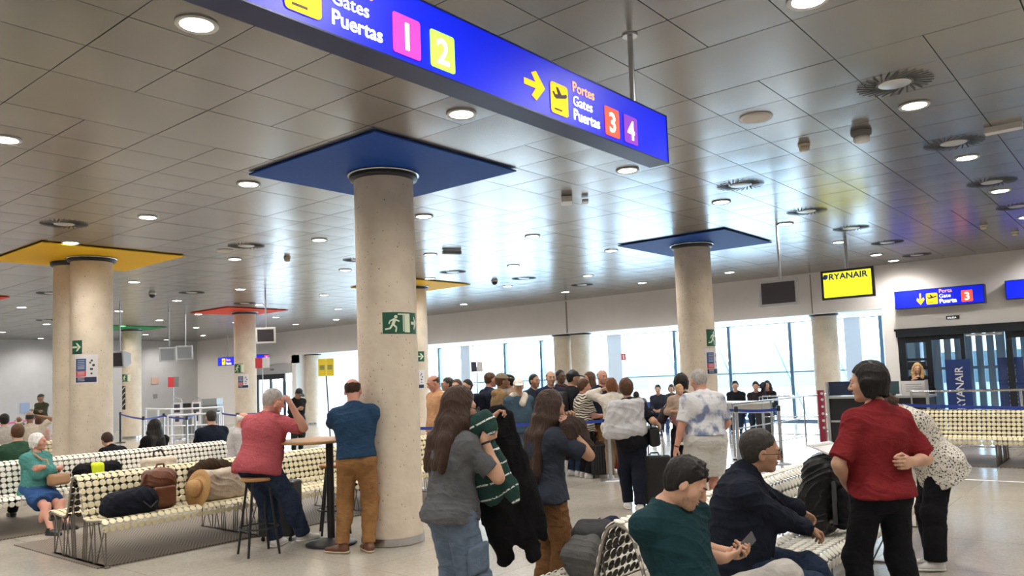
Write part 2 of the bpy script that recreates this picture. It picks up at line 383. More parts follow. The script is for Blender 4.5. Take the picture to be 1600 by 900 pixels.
def person(label, base, az, H=1.70, w=1., female=False, lean=0., side=0., twist=0., pelvis=None, head=(0., 0., 0.), neck=0.,
           hands=(None, None), elbows=(None, None), curl=(.35, .35), palm=(None, None), handdir=(None, None), feet=(None, None), knees=(None, None), footaz=(0, 0),
           skin='light', hair=('short', 'darkbrown'), shirt=None, pants=None, shoes=None, belly=0., vox=.013, near=False, group=None, glasses=False, beard=None,
           name='person', extras=None):
    s = H/1.70; base = np.array([base[0], base[1], base[2] if len(base) > 2 else 0.], float)
    a = math.radians(az); f = np.array([math.cos(a), math.sin(a), 0]); l = np.array([-math.sin(a), math.cos(a), 0]); u = np.array([0, 0, 1.])
    L = lambda p: p if isinstance(p, np.ndarray) else base + (f*p[0]+l*p[1]+u*p[2])
    pel = L((0, 0, .90*s) if pelvis is None else pelvis)
    ln, sd = math.radians(lean), math.radians(side)
    t = unit(u*math.cos(ln)*math.cos(sd) + f*math.sin(ln) + l*math.sin(sd))
    tw = math.radians(twist); l2 = unit(l*math.cos(tw) - f*math.sin(tw)); l2 = unit(l2-t*(l2@t)); f2 = np.cross(l2, t)
    lp = unit(l); fp = unit(f + (-u)*0)       # pelvis frame
    tl = .485*s; nb = pel+t*tl                # neck base
    shw = (.146 if female else .166)*s*(.5+.5*w)
    sh = [nb+l2*shw-t*.062*s, nb-l2*shw-t*.062*s]
    hy, hp, hr = [math.radians(q) for q in head]
    hf = unit(f2*math.cos(hy)+l2*math.sin(hy)); hl = np.cross(t, hf); hf2 = unit(hf*math.cos(hp)-t*math.sin(hp)); hu = np.cross(hf2, hl)
    hl2 = unit(hl*math.cos(hr)+hu*math.sin(hr)); hu = np.cross(hf2, hl2); hl = hl2; hf = hf2
    ntop = nb + unit(t*1+f2*(.18+neck))*.085*s
    hc = ntop + hu*.095*s + hf*.022*s
    m = Sdf()
    # torso
    m.ell(pel+t*.02*s, (.112*s*w, .160*s*(w if not female else w*1.04), .125*s), (f2, l2, t), k=.05)
    m.cap(pel+t*.10*s, pel+t*.22*s, (.135 if not female else .118)*s*w, .132*s*w if not female else .112*s*w, k=.06, flat=(f2, .78))
    m.ell(pel+t*.335*s, ((.118 if not female else .105)*s*w, (.165 if not female else .142)*s*w, .165*s), (f2, l2, t), k=.06)
    if belly: m.ell(pel+t*.14*s+f2*.05*s, (.11*s+belly, .15*s+belly*.7, .17*s), (f2, l2, t), k=.08)
    if female:
        for q in (1, -1): m.ell(pel+t*.33*s+f2*.075*s+l2*q*.065*s, (.055*s, .055*s, .06*s), (f2, l2, t), k=.04)
    m.cap(sh[0], sh[1], .046*s, k=.05)
    for q in (0, 1): m.cap(nb+t*.015*s, sh[q]+t*.012*s, .048*s, .034*s, k=.05)
    for q, g in ((0, 1), (1, -1)): m.cap(nb-t*.15*s+l2*g*.055*s-f2*.012*s, sh[q]-t*.005*s, .085*s*w, .050*s, k=.06)
    m.cap(nb-t*.06*s, nb+t*.01*s, .075*s, .052*s, k=.05)
    neckr = (.047 if female else .056)*s*(.6+.4*w)
    m.cap(nb-t*.02*s, ntop+hu*.03*s-hf*.01*s, neckr, neckr*.92, k=.03)
    arms = []; legs = []
    for i, q in ((0, 1), (1, -1)):
        tgt = L(hands[i]) if hands[i] is not None else sh[i]+(-t*.53*s*.98*(1 if abs(lean) < 25 else 0) - u*(0 if abs(lean) < 25 else .52*s))+l2*q*.045*s+f2*.04*s
        pole = (L(elbows[i])-L((0, 0, 0))) if (elbows[i] is not None and not isinstance(elbows[i], np.ndarray)) else (elbows[i] if elbows[i] is not None else -f2*.8+l2*q*.5-u*.3)
        el, wr = two_bone(sh[i], tgt, .285*s, .255*s, pole); arms.append((sh[i], el, wr))
        ab = .5+.5*w
        m.cap(sh[i], el, .047*s*ab, .038*s*ab, k=.03); m.cap(el, wr, .038*s*ab, .026*s*ab, k=.02)
        m.ell(el+(wr-el)*.25, (.075*s, .042*s*ab, .040*s*ab), (unit(wr-el), unit(np.cross(unit(wr-el), t+.01)), unit(np.cross(unit(wr-el), unit(np.cross(unit(wr-el), t+.01))))), k=.02)
        hip = pel+lp*q*.088*s-u*.02*s
        fa = math.radians(footaz[i]); ff = f*math.cos(fa)+l*math.sin(fa)
        ft = L(feet[i]) if feet[i] is not None else L((0, q*.10*s, 0.))
        ank = ft+u*.085*s
        kp = L(knees[i])-L((0, 0, 0)) if knees[i] is not None and not isinstance(knees[i], np.ndarray) else (knees[i] if knees[i] is not None else f+l*q*.12)
        kn, ank = two_bone(hip, ank, .415*s, .400*s, kp); legs.append((hip, kn, ank, ff))
        m.cap(hip, kn, .086*s*ab, .054*s*ab, k=.04); m.cap(kn, ank, .052*s*ab, .036*s*ab, k=.03)
        m.ell(kn+(ank-kn)*.28-ff*.018*s, (.055*s, .05*s, .11*s), (ff, np.cross(unit(ank-kn), ff), unit(ank-kn)), k=.03)
        m.cap(ank-u*.045*s-ff*.02*s, ank-u*.055*s+ff*.12*s, .034*s, .028*s, k=.02)
    parts = []
    sm = skin_mat(skin)
    v, fq = m.mesh(vox); parts.append((v, fq, 0))
    # head as a finer block of the same body
    hv = .0045 if near else max(.007, vox*.62)
    hd = Sdf(); fr = (hf, hl, hu); X = lambda p, q, r: hc + (hf*p+hl*q+hu*r)*s
    hd.cap(nb+t*.0*s, ntop+hu*.03*s-hf*.01*s, neckr, neckr*.92, k=.03)
    hd.ell(X(-.012, 0, .030), (.098*s, .077*s, .088*s), fr, k=.03)
    hd.ell(X(.020, 0, -.035), (.070*s, (.060 if not female else .055)*s, .078*s), fr, k=.035)
    hd.ell(X(.066, 0, -.092), (.024*s, .026*s, .020*s), fr, k=.03)
    hd.cap(X(.083, .03, .026), X(.083, -.03, .026), .013*s, k=.02)
    for q in (1, -1):
        hd.ell(X(.060, q*.040, -.022), (.026*s, .020*s, .024*s), fr, k=.02)
        hd.ell(X(.098, q*.031, .006), (.017*s, .019*s, .013*s), fr, k=.012, sub=True)
        hd.ell(X(.000, q*.078, -.008), (.020*s, .010*s, .032*s), (unit(hf*.9-hl*q*.35), hl, hu), k=.008)
        hd.ell(X(.006, q*.090, -.004), (.009*s, .007*s, .016*s), fr, k=.005, sub=True)
        hd.ell(X(.080, q*.031, .0105), (.0135*s, .0175*s, .0080*s), fr, k=.003); hd.ell(X(.079, q*.031, -.006), (.0130*s, .0165*s, .0065*s), fr, k=.003)
    hd.cap(X(.092, 0, .012), X(.112, 0, -.026), .0085*s, .0125*s, k=.012)
    for q in (1, -1): hd.ell(X(.100, q*.012, -.030), (.011*s, .008*s, .008*s), fr, k=.006)
    hd.ell(X(.086, 0, -.052), (.014*s, .024*s, .0065*s), fr, k=.008); hd.ell(X(.085, 0, -.063), (.013*s, .020*s, .006*s), fr, k=.006)
    hd.ell(X(.102, 0, -.0575), (.010*s, .022*s, .0022*s), fr, k=.003, sub=True)
    lo = hc-.155*s; hi = hc+.155*s
    v, fq = hd.mesh(hv, (lo, hi)); parts.append((v, fq, 0))
    # hands
    for i, q in ((0, 1), (1, -1)):
        (sj, el, wr) = arms[i]; d = unit(wr-el) if handdir[i] is None else unit(handdir[i])
        pn = palm[i] if palm[i] is not None else -l2*q
        hs = Sdf(); hs.cap(el+(wr-el)*.75, wr, .030*s, .0255*s, k=.01); hand_ops(hs, wr, d, pn, curl[i], s, q)
        v, fq = hs.mesh(.0042 if near else .0075); parts.append((v, fq, 0))
    root = thing(name, label, 'person', base, group)
    root['_o'] = [float(z) for z in base]
    body = np_mesh('body', parts, sm, root)
    P = dict(f=f, l=l, u=u, t=t, f2=f2, l2=l2, pel=pel, nb=nb, sh=sh, arms=arms, legs=legs, hc=hc, hf=hf, hl=hl, hu=hu, s=s, X=X, root=root, body=body, w=w, base=base, L=L)
    ab = .5+.5*w
    # clothes
    if shirt:
        S = Sdf(); o = shirt.get('off', .016)*1.; fl = shirt.get('sleeve', .55); hem = shirt.get('hem', -.06); ex = shirt.get('loose', .015)
        hemp = pel+t*hem*s
        S.ell(pel+t*.335*s, ((.118 if not female else .108)*s*w+o, (.168 if not female else .148)*s*w+o, .17*s+o), (f2, l2, t), k=.06)
        S.cap(pel+t*.26*s, hemp-t*.05, (.142 if not female else .126)*s*w+o, (.163 if not female else .160)*s*w+o+ex, k=.06, flat=(f2, .84))
        if hem < .06: S.ell(pel-f2*.05*s-t*.02*s, (.088*s*w+o+ex, .150*s*w+o+ex, .12*s), (f2, l2, t), k=.06)
        if belly: S.ell(pel+t*.14*s+f2*.05*s, (.11*s+belly+o, .15*s+belly*.7+o, .19*s+o), (f2, l2, t), k=.08)
        if female:
            for q in (1, -1): S.ell(pel+t*.33*s+f2*.075*s+l2*q*.065*s, (.055*s+o, .055*s+o*.5, .06*s+o*.5), (f2, l2, t), k=.05)
        S.cap(sh[0], sh[1], .046*s+o, k=.05)
        for q in (0, 1): S.cap(nb+t*.012*s, sh[q]+t*.012*s, .048*s+o*.5, .034*s+o, k=.05)
        for q, g in ((0, 1), (1, -1)): S.cap(nb-t*.15*s+l2*g*.055*s-f2*.012*s, sh[q]-t*.005*s, .085*s*w+o, .050*s+o*.9, k=.06)
        S.cap(nb-t*.06*s, nb+t*.005*s, .077*s+o*.5, .054*s+o*.4, k=.05)
        for i in (0, 1):
            (sj, el, wr) = arms[i]
            if fl <= 1:
                e = sj+(el-sj)*(fl+.12); S.cap(sj, e, .049*s*ab+o*.8, .044*s*ab+o*.8+.008, k=.045, cut=[(sj+(el-sj)*fl, el-sj)])
            else:
                S.cap(sj, el, .050*s*ab+o, .043*s*ab+o, k=.03)
                e = el+(wr-el)*(fl-1); S.cap(el, e, .042*s*ab+o, (.030 if fl > 1.8 else .036)*s*ab+o, k=.03, cut=[(el+(wr-el)*(fl-1), wr-el)])
        S.ell(nb+t*.075*s+f2*.035*s, (.072*s, .072*s, .062*s), (f2, l2, t), k=.008, sub=True)
        if shirt.get('collar'):
            S.cap(nb+t*.015*s-f2*.02*s+l2*.055*s, nb+t*.015*s-f2*.02*s-l2*.055*s, .020*s, k=.01); 
            for q in (1, -1): S.cap(nb+t*.020*s-f2*.02*s+l2*q*.058*s, nb-t*.030*s+f2*.085*s+l2*q*.02*s, .017*s, .012*s, k=.01)
        if shirt.get('high'):
            S.cap(nb-t*.02*s, nb+t*.05*s+f2*.02*s, neckr+.018, neckr+.012, k=.02)
        n = shirt.get('hemn', t)
        S.cuts = []
        hs_ = S
        # hem applies only to the body of the shirt
        S.ops = [tuple(list(op[:8])+[(op[8] or [])+[(hemp, -n)]]+list(op[9:])) if (op[0] == 'e' or np.allclose(op[1], pel+t*.26*s)) and not op[7] else op for op in S.ops]
        P['shirt'] = np_mesh(shirt.get('name', 'shirt'), [(*S.mesh(shirt.get('vox', vox*.92), folds=(shirt.get('fold', .0045), shirt.get('fq', 26), RNG.randint(999), shirt.get('st', (1, 1, .8)))), 0)], shirt['mat'], root)
        if 'label' in shirt: P['shirt']['label'] = shirt['label']
    if pants:
        S = Sdf(); o = pants.get('off', .014); top = pants.get('top', .05); e_ = pants.get('end', 1.0); fla = pants.get('flare', 0.)
        S.ell(pel+t*.01*s, (.118*s*w+o, .165*s*(w if not female else w*1.05)+o, .15*s), (f2, l2, t), k=.05)
        S.ell(pel-f2*.05*s-t*.02*s, (.085*s*w+o, .145*s*w+o, .10*s), (f2, l2, t), k=.05)
        if belly: S.ell(pel+t*.08*s+f2*.03*s, (.10*s+belly*.7+o, .15*s+belly*.5+o, .13*s), (f2, l2, t), k=.06)
        topc = (pel+t*top*s, t)
        S.ops = [tuple(list(op[:8])+[[topc]]+list(op[9:])) for op in S.ops]
        if pants.get('skirt'):
            zc = (legs[0][1]+legs[1][1])/2; pc = pel-t*.03*s
            kc = pc+(zc-pc)*pants['skirt']
            S.cap(pc, kc, .15*s*w+o, .165*s*w+o, k=.05, flat=(unit(np.cross(unit(kc-pc), l2)), .7), cut=[(kc, kc-pc)])
            for q in (0, 1): S.cap(legs[q][0], legs[q][0]+(legs[q][1]-legs[q][0])*pants['skirt'], .095*s*ab+o, .08*s+o, k=.08, cut=[(legs[q][0]+(legs[q][1]-legs[q][0])*pants['skirt'], legs[q][1]-legs[q][0])])
        else:
            for (hip, kn, ank, ff) in legs:
                if e_ > .5:
                    S.cap(hip, kn, .092*s*ab+o, .062*s*ab+o+fla*.5, k=.05)
                    kd = unit(2*kn-hip-ank+.001*ff); S.ell(kn+kd*.006, (.063*s*ab+o,)*3, k=.04); S.ell(kn+(ank-kn)*.28-ff*.018*s, (.062*s+o, .056*s+o, .12*s), (ff, np.cross(unit(ank-kn), ff), unit(ank-kn)), k=.03)
                    S.cap(kn, kn+(ank-kn)*((e_-.5)*2+.04), .062*s*ab+o+fla*.5, .048*s*ab+o+fla, k=.04, cut=[(kn+(ank-kn)*(e_-.5)*2, ank-kn)])
                else:
                    S.cap(hip, hip+(kn-hip)*(e_*2+.05), .094*s*ab+o+.012, .085*s*ab+o+.02, k=.05, cut=[(hip+(kn-hip)*e_*2, kn-hip)])
        P['pants'] = np_mesh(pants.get('name', 'trousers'), [(*S.mesh(pants.get('vox', vox*.92), folds=(pants.get('fold', .004), pants.get('fq', 24), RNG.randint(999), (1, 1, .9))), 0)], pants['mat'], root)
    if shoes:
        for (hip, kn, ank, ff) in legs:
            S = Sdf(); g = ank-u*.085*s; sl_ = np.cross(u, ff)
            S.cap(g+u*.045*s-ff*.035*s, g+u*.038*s+ff*.06*s, .041*s, .040*s, k=.02); S.cap(g+u*.036*s+ff*.05*s, g+u*.030*s+ff*.155*s, .040*s, .030*s, k=.02, flat=(u, .9))
            S.cap(g+u*.05*s-ff*.02*s, g+u*.10*s-ff*.01*s, .040*s, .043*s, k=.02, cut=[(g+u*.105*s, u)])
            S.cut(g+u*.022, -u)
            sv = .006 if near else .010
            sh_o = np_mesh('shoe', [(*S.mesh(sv), 0)], shoes[0], root)
            S = Sdf(); S.cap(g+u*.03*s-ff*.04*s, g+u*.03*s+ff*.05*s, .043*s, .042*s, k=.02); S.cap(g+u*.03*s+ff*.05*s, g+u*.03*s+ff*.155*s, .043*s, .035*s, k=.02)
            S.cut(g+u*.024, u); S.cut(g+u*.002, -u)
            so = np_mesh('sole', [(*S.mesh(sv), 0)], shoes[1], sh_o)
    # hair
    hk, hcname = hair[0], hair[1]
    if hk != 'none':
        S = Sdf(); hm = hair_mat(hcname); hvx = .006 if near else max(.009, vox*.7); vol = hair[2] if len(hair) > 2 else 0.
        fo = (.0030+vol*.08, 110, RNG.randint(99), (1, 1, .5))
        A, B = X(.082, 0, .086), X(-.050, 0, -.080 if hk != 'crop' else -.07)
        if hk == 'balding': A, B = X(.03, 0, .028), X(-.02, 0, -.07)
        dr = unit(B-A); nrm = unit(np.cross(hl, dr))
        if nrm@hu < 0: nrm = -nrm
        th = {'crop': .006, 'balding': .006, 'short': .014, 'bob': .022, 'long': .018, 'bun': .014, 'tousle': .015, 'wavy': .024}[hk]+vol
        cut = [(A, -nrm)]
        if hk == 'balding': cut.append((X(0, 0, .062), hu))
        S.ell(X(-.022, 0, .038), (.098*s+th*.55, .077*s+th*.55, .088*s+th*.75), fr, k=.02, cut=cut)
        if hk not in ('balding',): S.ell(X(-.03, 0, .0), (.078*s+th*.7, .074*s+th*.45, .085*s+th*.6), fr, k=.02, cut=cut)
        if hk == 'tousle':
            rr = np.random.RandomState(5)
            for j in range(34):
                az_, el_ = rr.uniform(-1.5, 1.5), rr.uniform(.35, 1.45); dn = np.array([math.cos(az_)*math.cos(el_), math.sin(az_)*math.cos(el_), math.sin(el_)])
                c_ = X(-.014+.100*dn[0], .080*dn[1], .034+.094*dn[2]); S.cap(c_, c_+(hf*rr.uniform(-.3, .9)+hl*rr.uniform(-.8, .8)+hu*rr.uniform(-.1, .7))*.022*s, .013*s, .006*s, k=.008)
        if hk == 'bob':
            for j in range(9):
                aa = math.pi*.42+j*math.pi*1.16/8; p = X(.078*math.cos(aa)-.012, .074*math.sin(aa), .01); S.cap(p, p-hu*(.080+.012*math.sin(j*2.1))*s-hf*.008*s, .027*s+vol, .017*s+vol, k=.022)
        if hk in ('long', 'wavy'):
            ln_ = hair[3] if len(hair) > 3 else .40
            for j in range(15):
                aa = math.pi*.40+j*math.pi*1.20/14; p = X(.080*math.cos(aa)-.012, .080*math.sin(aa), .03)
                side_ = math.sin(aa); q1 = X(.075*math.cos(aa)-.018, .098*side_, -.10); 
                q2 = nb+l2*side_*.085*s-f2*(.080 if math.cos(aa) < .2 else -.05)*s-t*.05*s*(.6 if abs(side_) > .8 else 1)
                q3 = nb+l2*side_*.10*s-f2*(.135 if math.cos(aa) < .2 else -.085)*s-t*(ln_-.08+.03*math.sin(j*2.7))*s
                wv = (.012 if hk == 'wavy' else .003)
                S.cap(p, q1, .024*s, .028*s+wv, k=.03); S.cap(q1, q2, .028*s+wv, .028*s+wv*1.2, k=.03); S.cap(q2, q3, .028*s+wv*1.2, .020*s, k=.028)
            fo = ((.0042 if hk == 'wavy' else .0025), (60 if hk == 'wavy' else 70), RNG.randint(99), (1, 1, .25 if hk == 'long' else .3))
        if hk == 'bob': fo = (.0048, 60, RNG.randint(99), (1, 1, .35))
        if hk == 'bun':
            S.ell(X(-.12, 0, .02), (.035*s, .035*s, .035*s), fr, k=.01)
        if hk == 'ponytail': pass
        np_mesh('hair', [(*S.mesh(hvx, folds=fo), 0)], hm, root)
    if beard:
        S = Sdf(); S.ell(X(.020, 0, -.035), (.0722*s, .0622*s, .0802*s), fr, k=.035); S.ell(X(.066, 0, -.092), (.0262*s, .0282*s, .0222*s), fr, k=.03)
        S.cut(X(.05, 0, -.044), unit(hu-hf*.35)); S.ell(X(.09, 0, -.057), (.018*s, .026*s, .010*s), fr, k=.004, sub=True); S.cut(X(.004, 0, 0), unit(-hf-hu*.25))
        np_mesh('beard', [(*S.mesh(.0045), 0)], mat('stubble_'+beard, tuple(.3*q+.80*p for q, p in zip(HAIRC[beard], SKIN[skin])), .8, noise=(120, tuple(.4*q+.55*p for q, p in zip(HAIRC[beard], SKIN[skin])), .4, .6)), root)
    # eyes and brows
    if near or vox < .0135:
        for q in (1, -1):
            E = MB(); c = X(.0800, q*.031, .003)
            E.lathe(c, [(0.0001, -.011*s), (.0085*s, -.006*s), (.0108*s, 0), (.0088*s, .0062*s), (.0068*s, .0084*s)], 12, 0, True, hf)
            E.lathe(c, [(.0068*s, .0084*s), (.0035*s, .0102*s), (.0001, .0108*s)], 12, 1, True, hf)
            E.build('eye', [mat('eye_white', (.55, .50, .46), .25), mat('iris', (.03, .018, .012), .15)], root)
            S = Sdf(); S.cap(X(.098, q*.016, .026), X(.088, q*.048, .028), .0045*s, .003*s, k=.004)
            np_mesh('eyebrow', [(*S.mesh(.003 if near else .004), 0)], mat('brow_'+('grey' if hcname in ('grey', 'white') else 'dark'), (.35, .32, .3) if hcname in ('grey', 'white') else (.03, .018, .012), .8), root)
        S = Sdf(); S.ell(X(.092, 0, -.0515), (.010*s, .022*s, .0042*s), fr, k=.004); S.ell(X(.0905, 0, -.063), (.010*s, .019*s, .005*s), fr, k=.004)
        np_mesh('lips', [(*S.mesh(.0032), 0)], mat('lips_'+skin, tuple(c*k for c, k in zip(SKIN[skin], (.85, .55, .55))), .4), root)
    if glasses:
        g = MB()
        for q in (1, -1):
            c = X(.112, q*.034, .004); ring = [c+(hl*.025*math.cos(z)*1.0+hu*.019*math.sin(z))*s for z in np.linspace(0, 2*math.pi, 17)[:-1]]
            g.tube(ring, .0022, 6, closed=True); g.tube([X(.110, q*.058, .010), X(.06, q*.080, .008), X(-.005, q*.087, .004)], .0022, 6)
        g.tube([X(.113, .010, .010), X(.117, 0, .012), X(.113, -.010, .010)], .002, 6)
        go = g.build('glasses', mat('glasses_frame', (.03, .02, .02), .3), root)
        g = MB()
        for q in (1, -1): g.lathe(X(.1115, q*.034, .004), [(.0001, 0), (.022*s, 0)], 16, 0, True, hf)
        g.build('lens', mat('lens_glass', (.9, .95, 1), .05, alpha=.18), go)
    if extras: extras(P)
    return P
def cap_hat(P, m, col=None, brim=True, name='cap'):
    X, s, fr = P['X'], P['s'], (P['hf'], P['hl'], P['hu'])
    S = Sdf(); c0 = X(0, 0, .048)
    S.ell(X(-.012, 0, .036), (.115*s, .094*s, .112*s), fr, k=.02, cut=[(c0, -unit(P['hu']+P['hf']*.12))])
    if brim: S.ell(X(.125, 0, .052), (.080*s, .075*s, .012*s), (unit(P['hf']-P['hu']*.15), P['hl'], unit(P['hu']+P['hf']*.15)), k=.01)
    return np_mesh(name, [(*S.mesh(.008), 0)], m, P['root'])
# ================================================================== the setting
CEIL = 3.99
WALLX, GLASSX, LEFTY = 19.9, 23.6, 36.2
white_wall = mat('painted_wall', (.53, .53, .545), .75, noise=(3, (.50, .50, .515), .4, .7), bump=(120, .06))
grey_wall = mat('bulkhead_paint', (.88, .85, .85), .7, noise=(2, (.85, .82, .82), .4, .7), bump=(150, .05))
alu = mat('aluminium', (.55, .57, .60), .35, metal=.9)
steel = mat('brushed_steel', (.62, .63, .65), .22, metal=1., bump=(90, .04, (1, 1, 12)))
darkmetal = mat('dark_metal', (.02, .022, .026), .4, metal=.3)
black = mat('black_plastic', (.012, .012, .014), .45)
navyb = mat('navy_belt', (.015, .04, .17), .6)
whitep = mat('white_plastic', (.75, .74, .72), .4)

# --- floor: polished terrazzo
def floor_material():
    m = bpy.data.materials.new('polished_terrazzo'); m.use_nodes = True; n = m.node_tree; b = n.nodes['Principled BSDF']
    t = n.nodes.new('ShaderNodeTexCoord'); L = n.links.new
    def noise(sc, det=4):
        x = n.nodes.new('ShaderNodeTexNoise'); x.inputs['Scale'].default_value = sc; x.inputs['Detail'].default_value = det; L(t.outputs['Object'], x.inputs['Vector']); return x
    def ramp(src, e):
        r = n.nodes.new('ShaderNodeValToRGB'); L(src, r.inputs[0])
        while len(r.color_ramp.elements) < len(e): r.color_ramp.elements.new(.5)
        for q, (p, c) in zip(r.color_ramp.elements, e): q.position = p; q.color = (*c, 1)
        return r.outputs[0]
    base = ramp(noise(.9, 6).outputs['Fac'], [(.3, (.355, .322, .275)), (.55, (.425, .388, .336)), (.8, (.48, .443, .388))])
    v = n.nodes.new('ShaderNodeTexVoronoi'); v.inputs['Scale'].default_value = 55; L(t.outputs['Object'], v.inputs['Vector'])
    sp = ramp(v.outputs['Color'], [(.0, (.62, .58, .5)), (.35, (.5, .46, .4)), (.7, (.25, .21, .17)), (1., (.55, .52, .46))])
    mx = n.nodes.new('ShaderNodeMixRGB'); mx.inputs[0].default_value = .22; L(base, mx.inputs[1]); L(sp, mx.inputs[2])
    # joints every 1.2 m
    s = n.nodes.new('ShaderNodeSeparateXYZ'); L(t.outputs['Object'], s.inputs[0])
    def joint(o, per, off):
        a = n.nodes.new('ShaderNodeMath'); a.operation = 'ADD'; a.inputs[1].default_value = off; L(o, a.inputs[0])
        d = n.nodes.new('ShaderNodeMath'); d.operation = 'PINGPONG'; d.inputs[1].default_value = per/2; L(a.outputs[0], d.inputs[0])
        c = n.nodes.new('ShaderNodeMath'); c.operation = 'LESS_THAN'; c.inputs[1].default_value = .0035; L(d.outputs[0], c.inputs[0]); return c.outputs[0]
    mm = n.nodes.new('ShaderNodeMath'); mm.operation = 'MAXIMUM'; L(joint(s.outputs['X'], 1.25, .2), mm.inputs[0]); L(joint(s.outputs['Y'], 1.25, .45), mm.inputs[1])
    m2 = n.nodes.new('ShaderNodeMixRGB'); L(mm.outputs[0], m2.inputs[0]); L(mx.outputs[0], m2.inputs[1]); m2.inputs[2].default_value = (.26, .22, .18, 1)
    L(m2.outputs[0], b.inputs['Base Color'])
    rr = n.nodes.new('ShaderNodeMapRange'); L(noise(5, 3).outputs['Fac'], rr.inputs[0]); rr.inputs[3].default_value = .13; rr.inputs[4].default_value = .24; L(rr.outputs[0], b.inputs['Roughness'])
    b.inputs['Specular IOR Level'].default_value = .6
    bu = n.nodes.new('ShaderNodeBump'); bu.inputs['Strength'].default_value = .05; bu.inputs['Distance'].default_value = .01; L(noise(2.2, 3).outputs['Fac'], bu.inputs['Height']); L(bu.outputs[0], b.inputs['Normal'])
    return m
struct('floor', MB().box((-9, -9, -.2), (GLASSX+.3, LEFTY+.2, 0)), floor_material())

# --- ceiling: slightly sagging metal panels with open joints (0.6 m grid, a 0.9 m band along every column line)
def grid_lines(start, lo, hi):
    out = []; k = math.floor((lo-start)/7.5)-1
    while start+7.5*k < hi:
        b = start+7.5*k; out.append((b, b+.9, 1)); out += [(b+.9+.6*i, b+1.5+.6*i, 0) for i in range(11)]; k += 1
    return [q for q in out if q[1] > lo and q[0] < hi]
GX0, GY0 = 5.17, 5.93
COLX = [GX0+.45+7.5*k for k in (-1, 0, 1)]; COLY = [GY0+.45+7.5*k for k in (-1, 0, 1, 2, 3)]
def ceiling_panels():
    xs = grid_lines(GX0, -9, WALLX); ys = grid_lines(GY0, -9, LEFTY); V = []; Fq = []; n = 0; K = 4
    u = np.linspace(0, 1, K+1); UU, VV = np.meshgrid(u, u, indexing='ij'); sag = (1-(2*UU-1)**2)*(1-(2*VV-1)**2)
    fid = np.arange((K+1)**2).reshape(K+1, K+1); F0 = np.stack([fid[:-1, :-1], fid[:-1, 1:], fid[1:, 1:], fid[1:, :-1]], -1).reshape(-1, 4)
    g = .0035; cells = []
    for (x0, x1, bx) in xs:
        yy = ys
        if bx:   # the cross band: long smooth panels
            yy = []
            for (y0, y1, by) in ys:
                if by: yy.append((y0, y1, 1)); cnt = 0
                elif yy and yy[-1][2] == 0 and yy[-1][1]-yy[-1][0] < .7: yy[-1] = (yy[-1][0], y1, 0)
                else: yy.append((y0, y1, 0))
        cells += [(x0, x1, y0, y1) for (y0, y1, by) in yy if not (by and not bx)]
    for (y0, y1, by) in ys:
        if by:
            cur = None
            for (x0, x1, bx) in xs:
                if bx: 
                    if cur: cells.append((*cur, y0, y1)); cur = None
                    continue
                if cur is None: cur = (x0, x1)
                else: cells.append((cur[0], x1, y0, y1)); cur = None
            if cur: cells.append((*cur, y0, y1))
    for (x0, x1, y0, y1) in cells:
        x1 = min(x1, WALLX-.01); y1 = min(y1, LEFTY-.01)
        if x1-x0 < .05 or y1-y0 < .05: continue
        am = .0030*RNG.uniform(.5, 1.3); tx, ty = RNG.normal(0, .0011, 2)
        Z = CEIL - am*sag + tx*(UU-.5)*(x1-x0) + ty*(VV-.5)*(y1-y0)
        P = np.stack([x0+g+(x1-x0-2*g)*UU, y0+g+(y1-y0-2*g)*VV, Z], -1).reshape(-1, 3)
        V.append(P); Fq.append(F0+n); n += len(P)
    return np.concatenate(V), np.concatenate(Fq)
def metal_panel_material():
    m = bpy.data.materials.new('perforated_metal_panel'); m.use_nodes = True; n = m.node_tree; b = n.nodes['Principled BSDF']; L = n.links.new
    t = n.nodes.new('ShaderNodeTexCoord')
    x = n.nodes.new('ShaderNodeTexNoise'); x.inputs['Scale'].default_value = .8; x.inputs['Detail'].default_value = 3; L(t.outputs['Object'], x.inputs['Vector'])
    r = n.nodes.new('ShaderNodeValToRGB'); r.color_ramp.elements[0].position = .3; r.color_ramp.elements[0].color = (.305, .295, .285, 1); r.color_ramp.elements[1].position = .75; r.color_ramp.elements[1].color = (.37, .36, .35, 1)
    L(x.outputs['Fac'], r.inputs[0])
    # fine perforation
    v = n.nodes.new('ShaderNodeTexVoronoi'); v.inputs['Scale'].default_value = 110; v.inputs['Randomness'].default_value = 0; L(t.outputs['Object'], v.inputs['Vector'])
    c = n.nodes.new('ShaderNodeMath'); c.operation = 'LESS_THAN'; c.inputs[1].default_value = .22; L(v.outputs['Distance'], c.inputs[0])
    c2 = n.nodes.new('ShaderNodeMath'); c2.operation = 'MULTIPLY'; c2.inputs[1].default_value = .35; L(c.outputs[0], c2.inputs[0])
    mx = n.nodes.new('ShaderNodeMixRGB'); L(c2.outputs[0], mx.inputs[0]); L(r.outputs[0], mx.inputs[1]); mx.inputs[2].default_value = (.12, .11, .10, 1)
    L(mx.outputs[0], b.inputs['Base Color']); b.inputs['Metallic'].default_value = .75; b.inputs['Roughness'].default_value = .24
    return m
cv, cf = ceiling_panels()
ceil_o = np_mesh('ceiling', [(cv, cf, 0)], metal_panel_material(), None, (0, 0, 0)); ceil_o['kind'] = 'structure'
struct('ceiling_void', MB().box((-9, -9, CEIL+.05), (WALLX+.1, LEFTY+.2, CEIL+.2)), mat('ceiling_void', (.04, .038, .035), .9))

# --- walls
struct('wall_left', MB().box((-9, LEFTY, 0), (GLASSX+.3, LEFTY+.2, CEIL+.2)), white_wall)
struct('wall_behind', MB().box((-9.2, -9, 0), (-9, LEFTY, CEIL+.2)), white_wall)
struct('wall_right', MB().box((-9.2, -9.2, 0), (GLASSX+.3, -9, CEIL+.2)), white_wall)
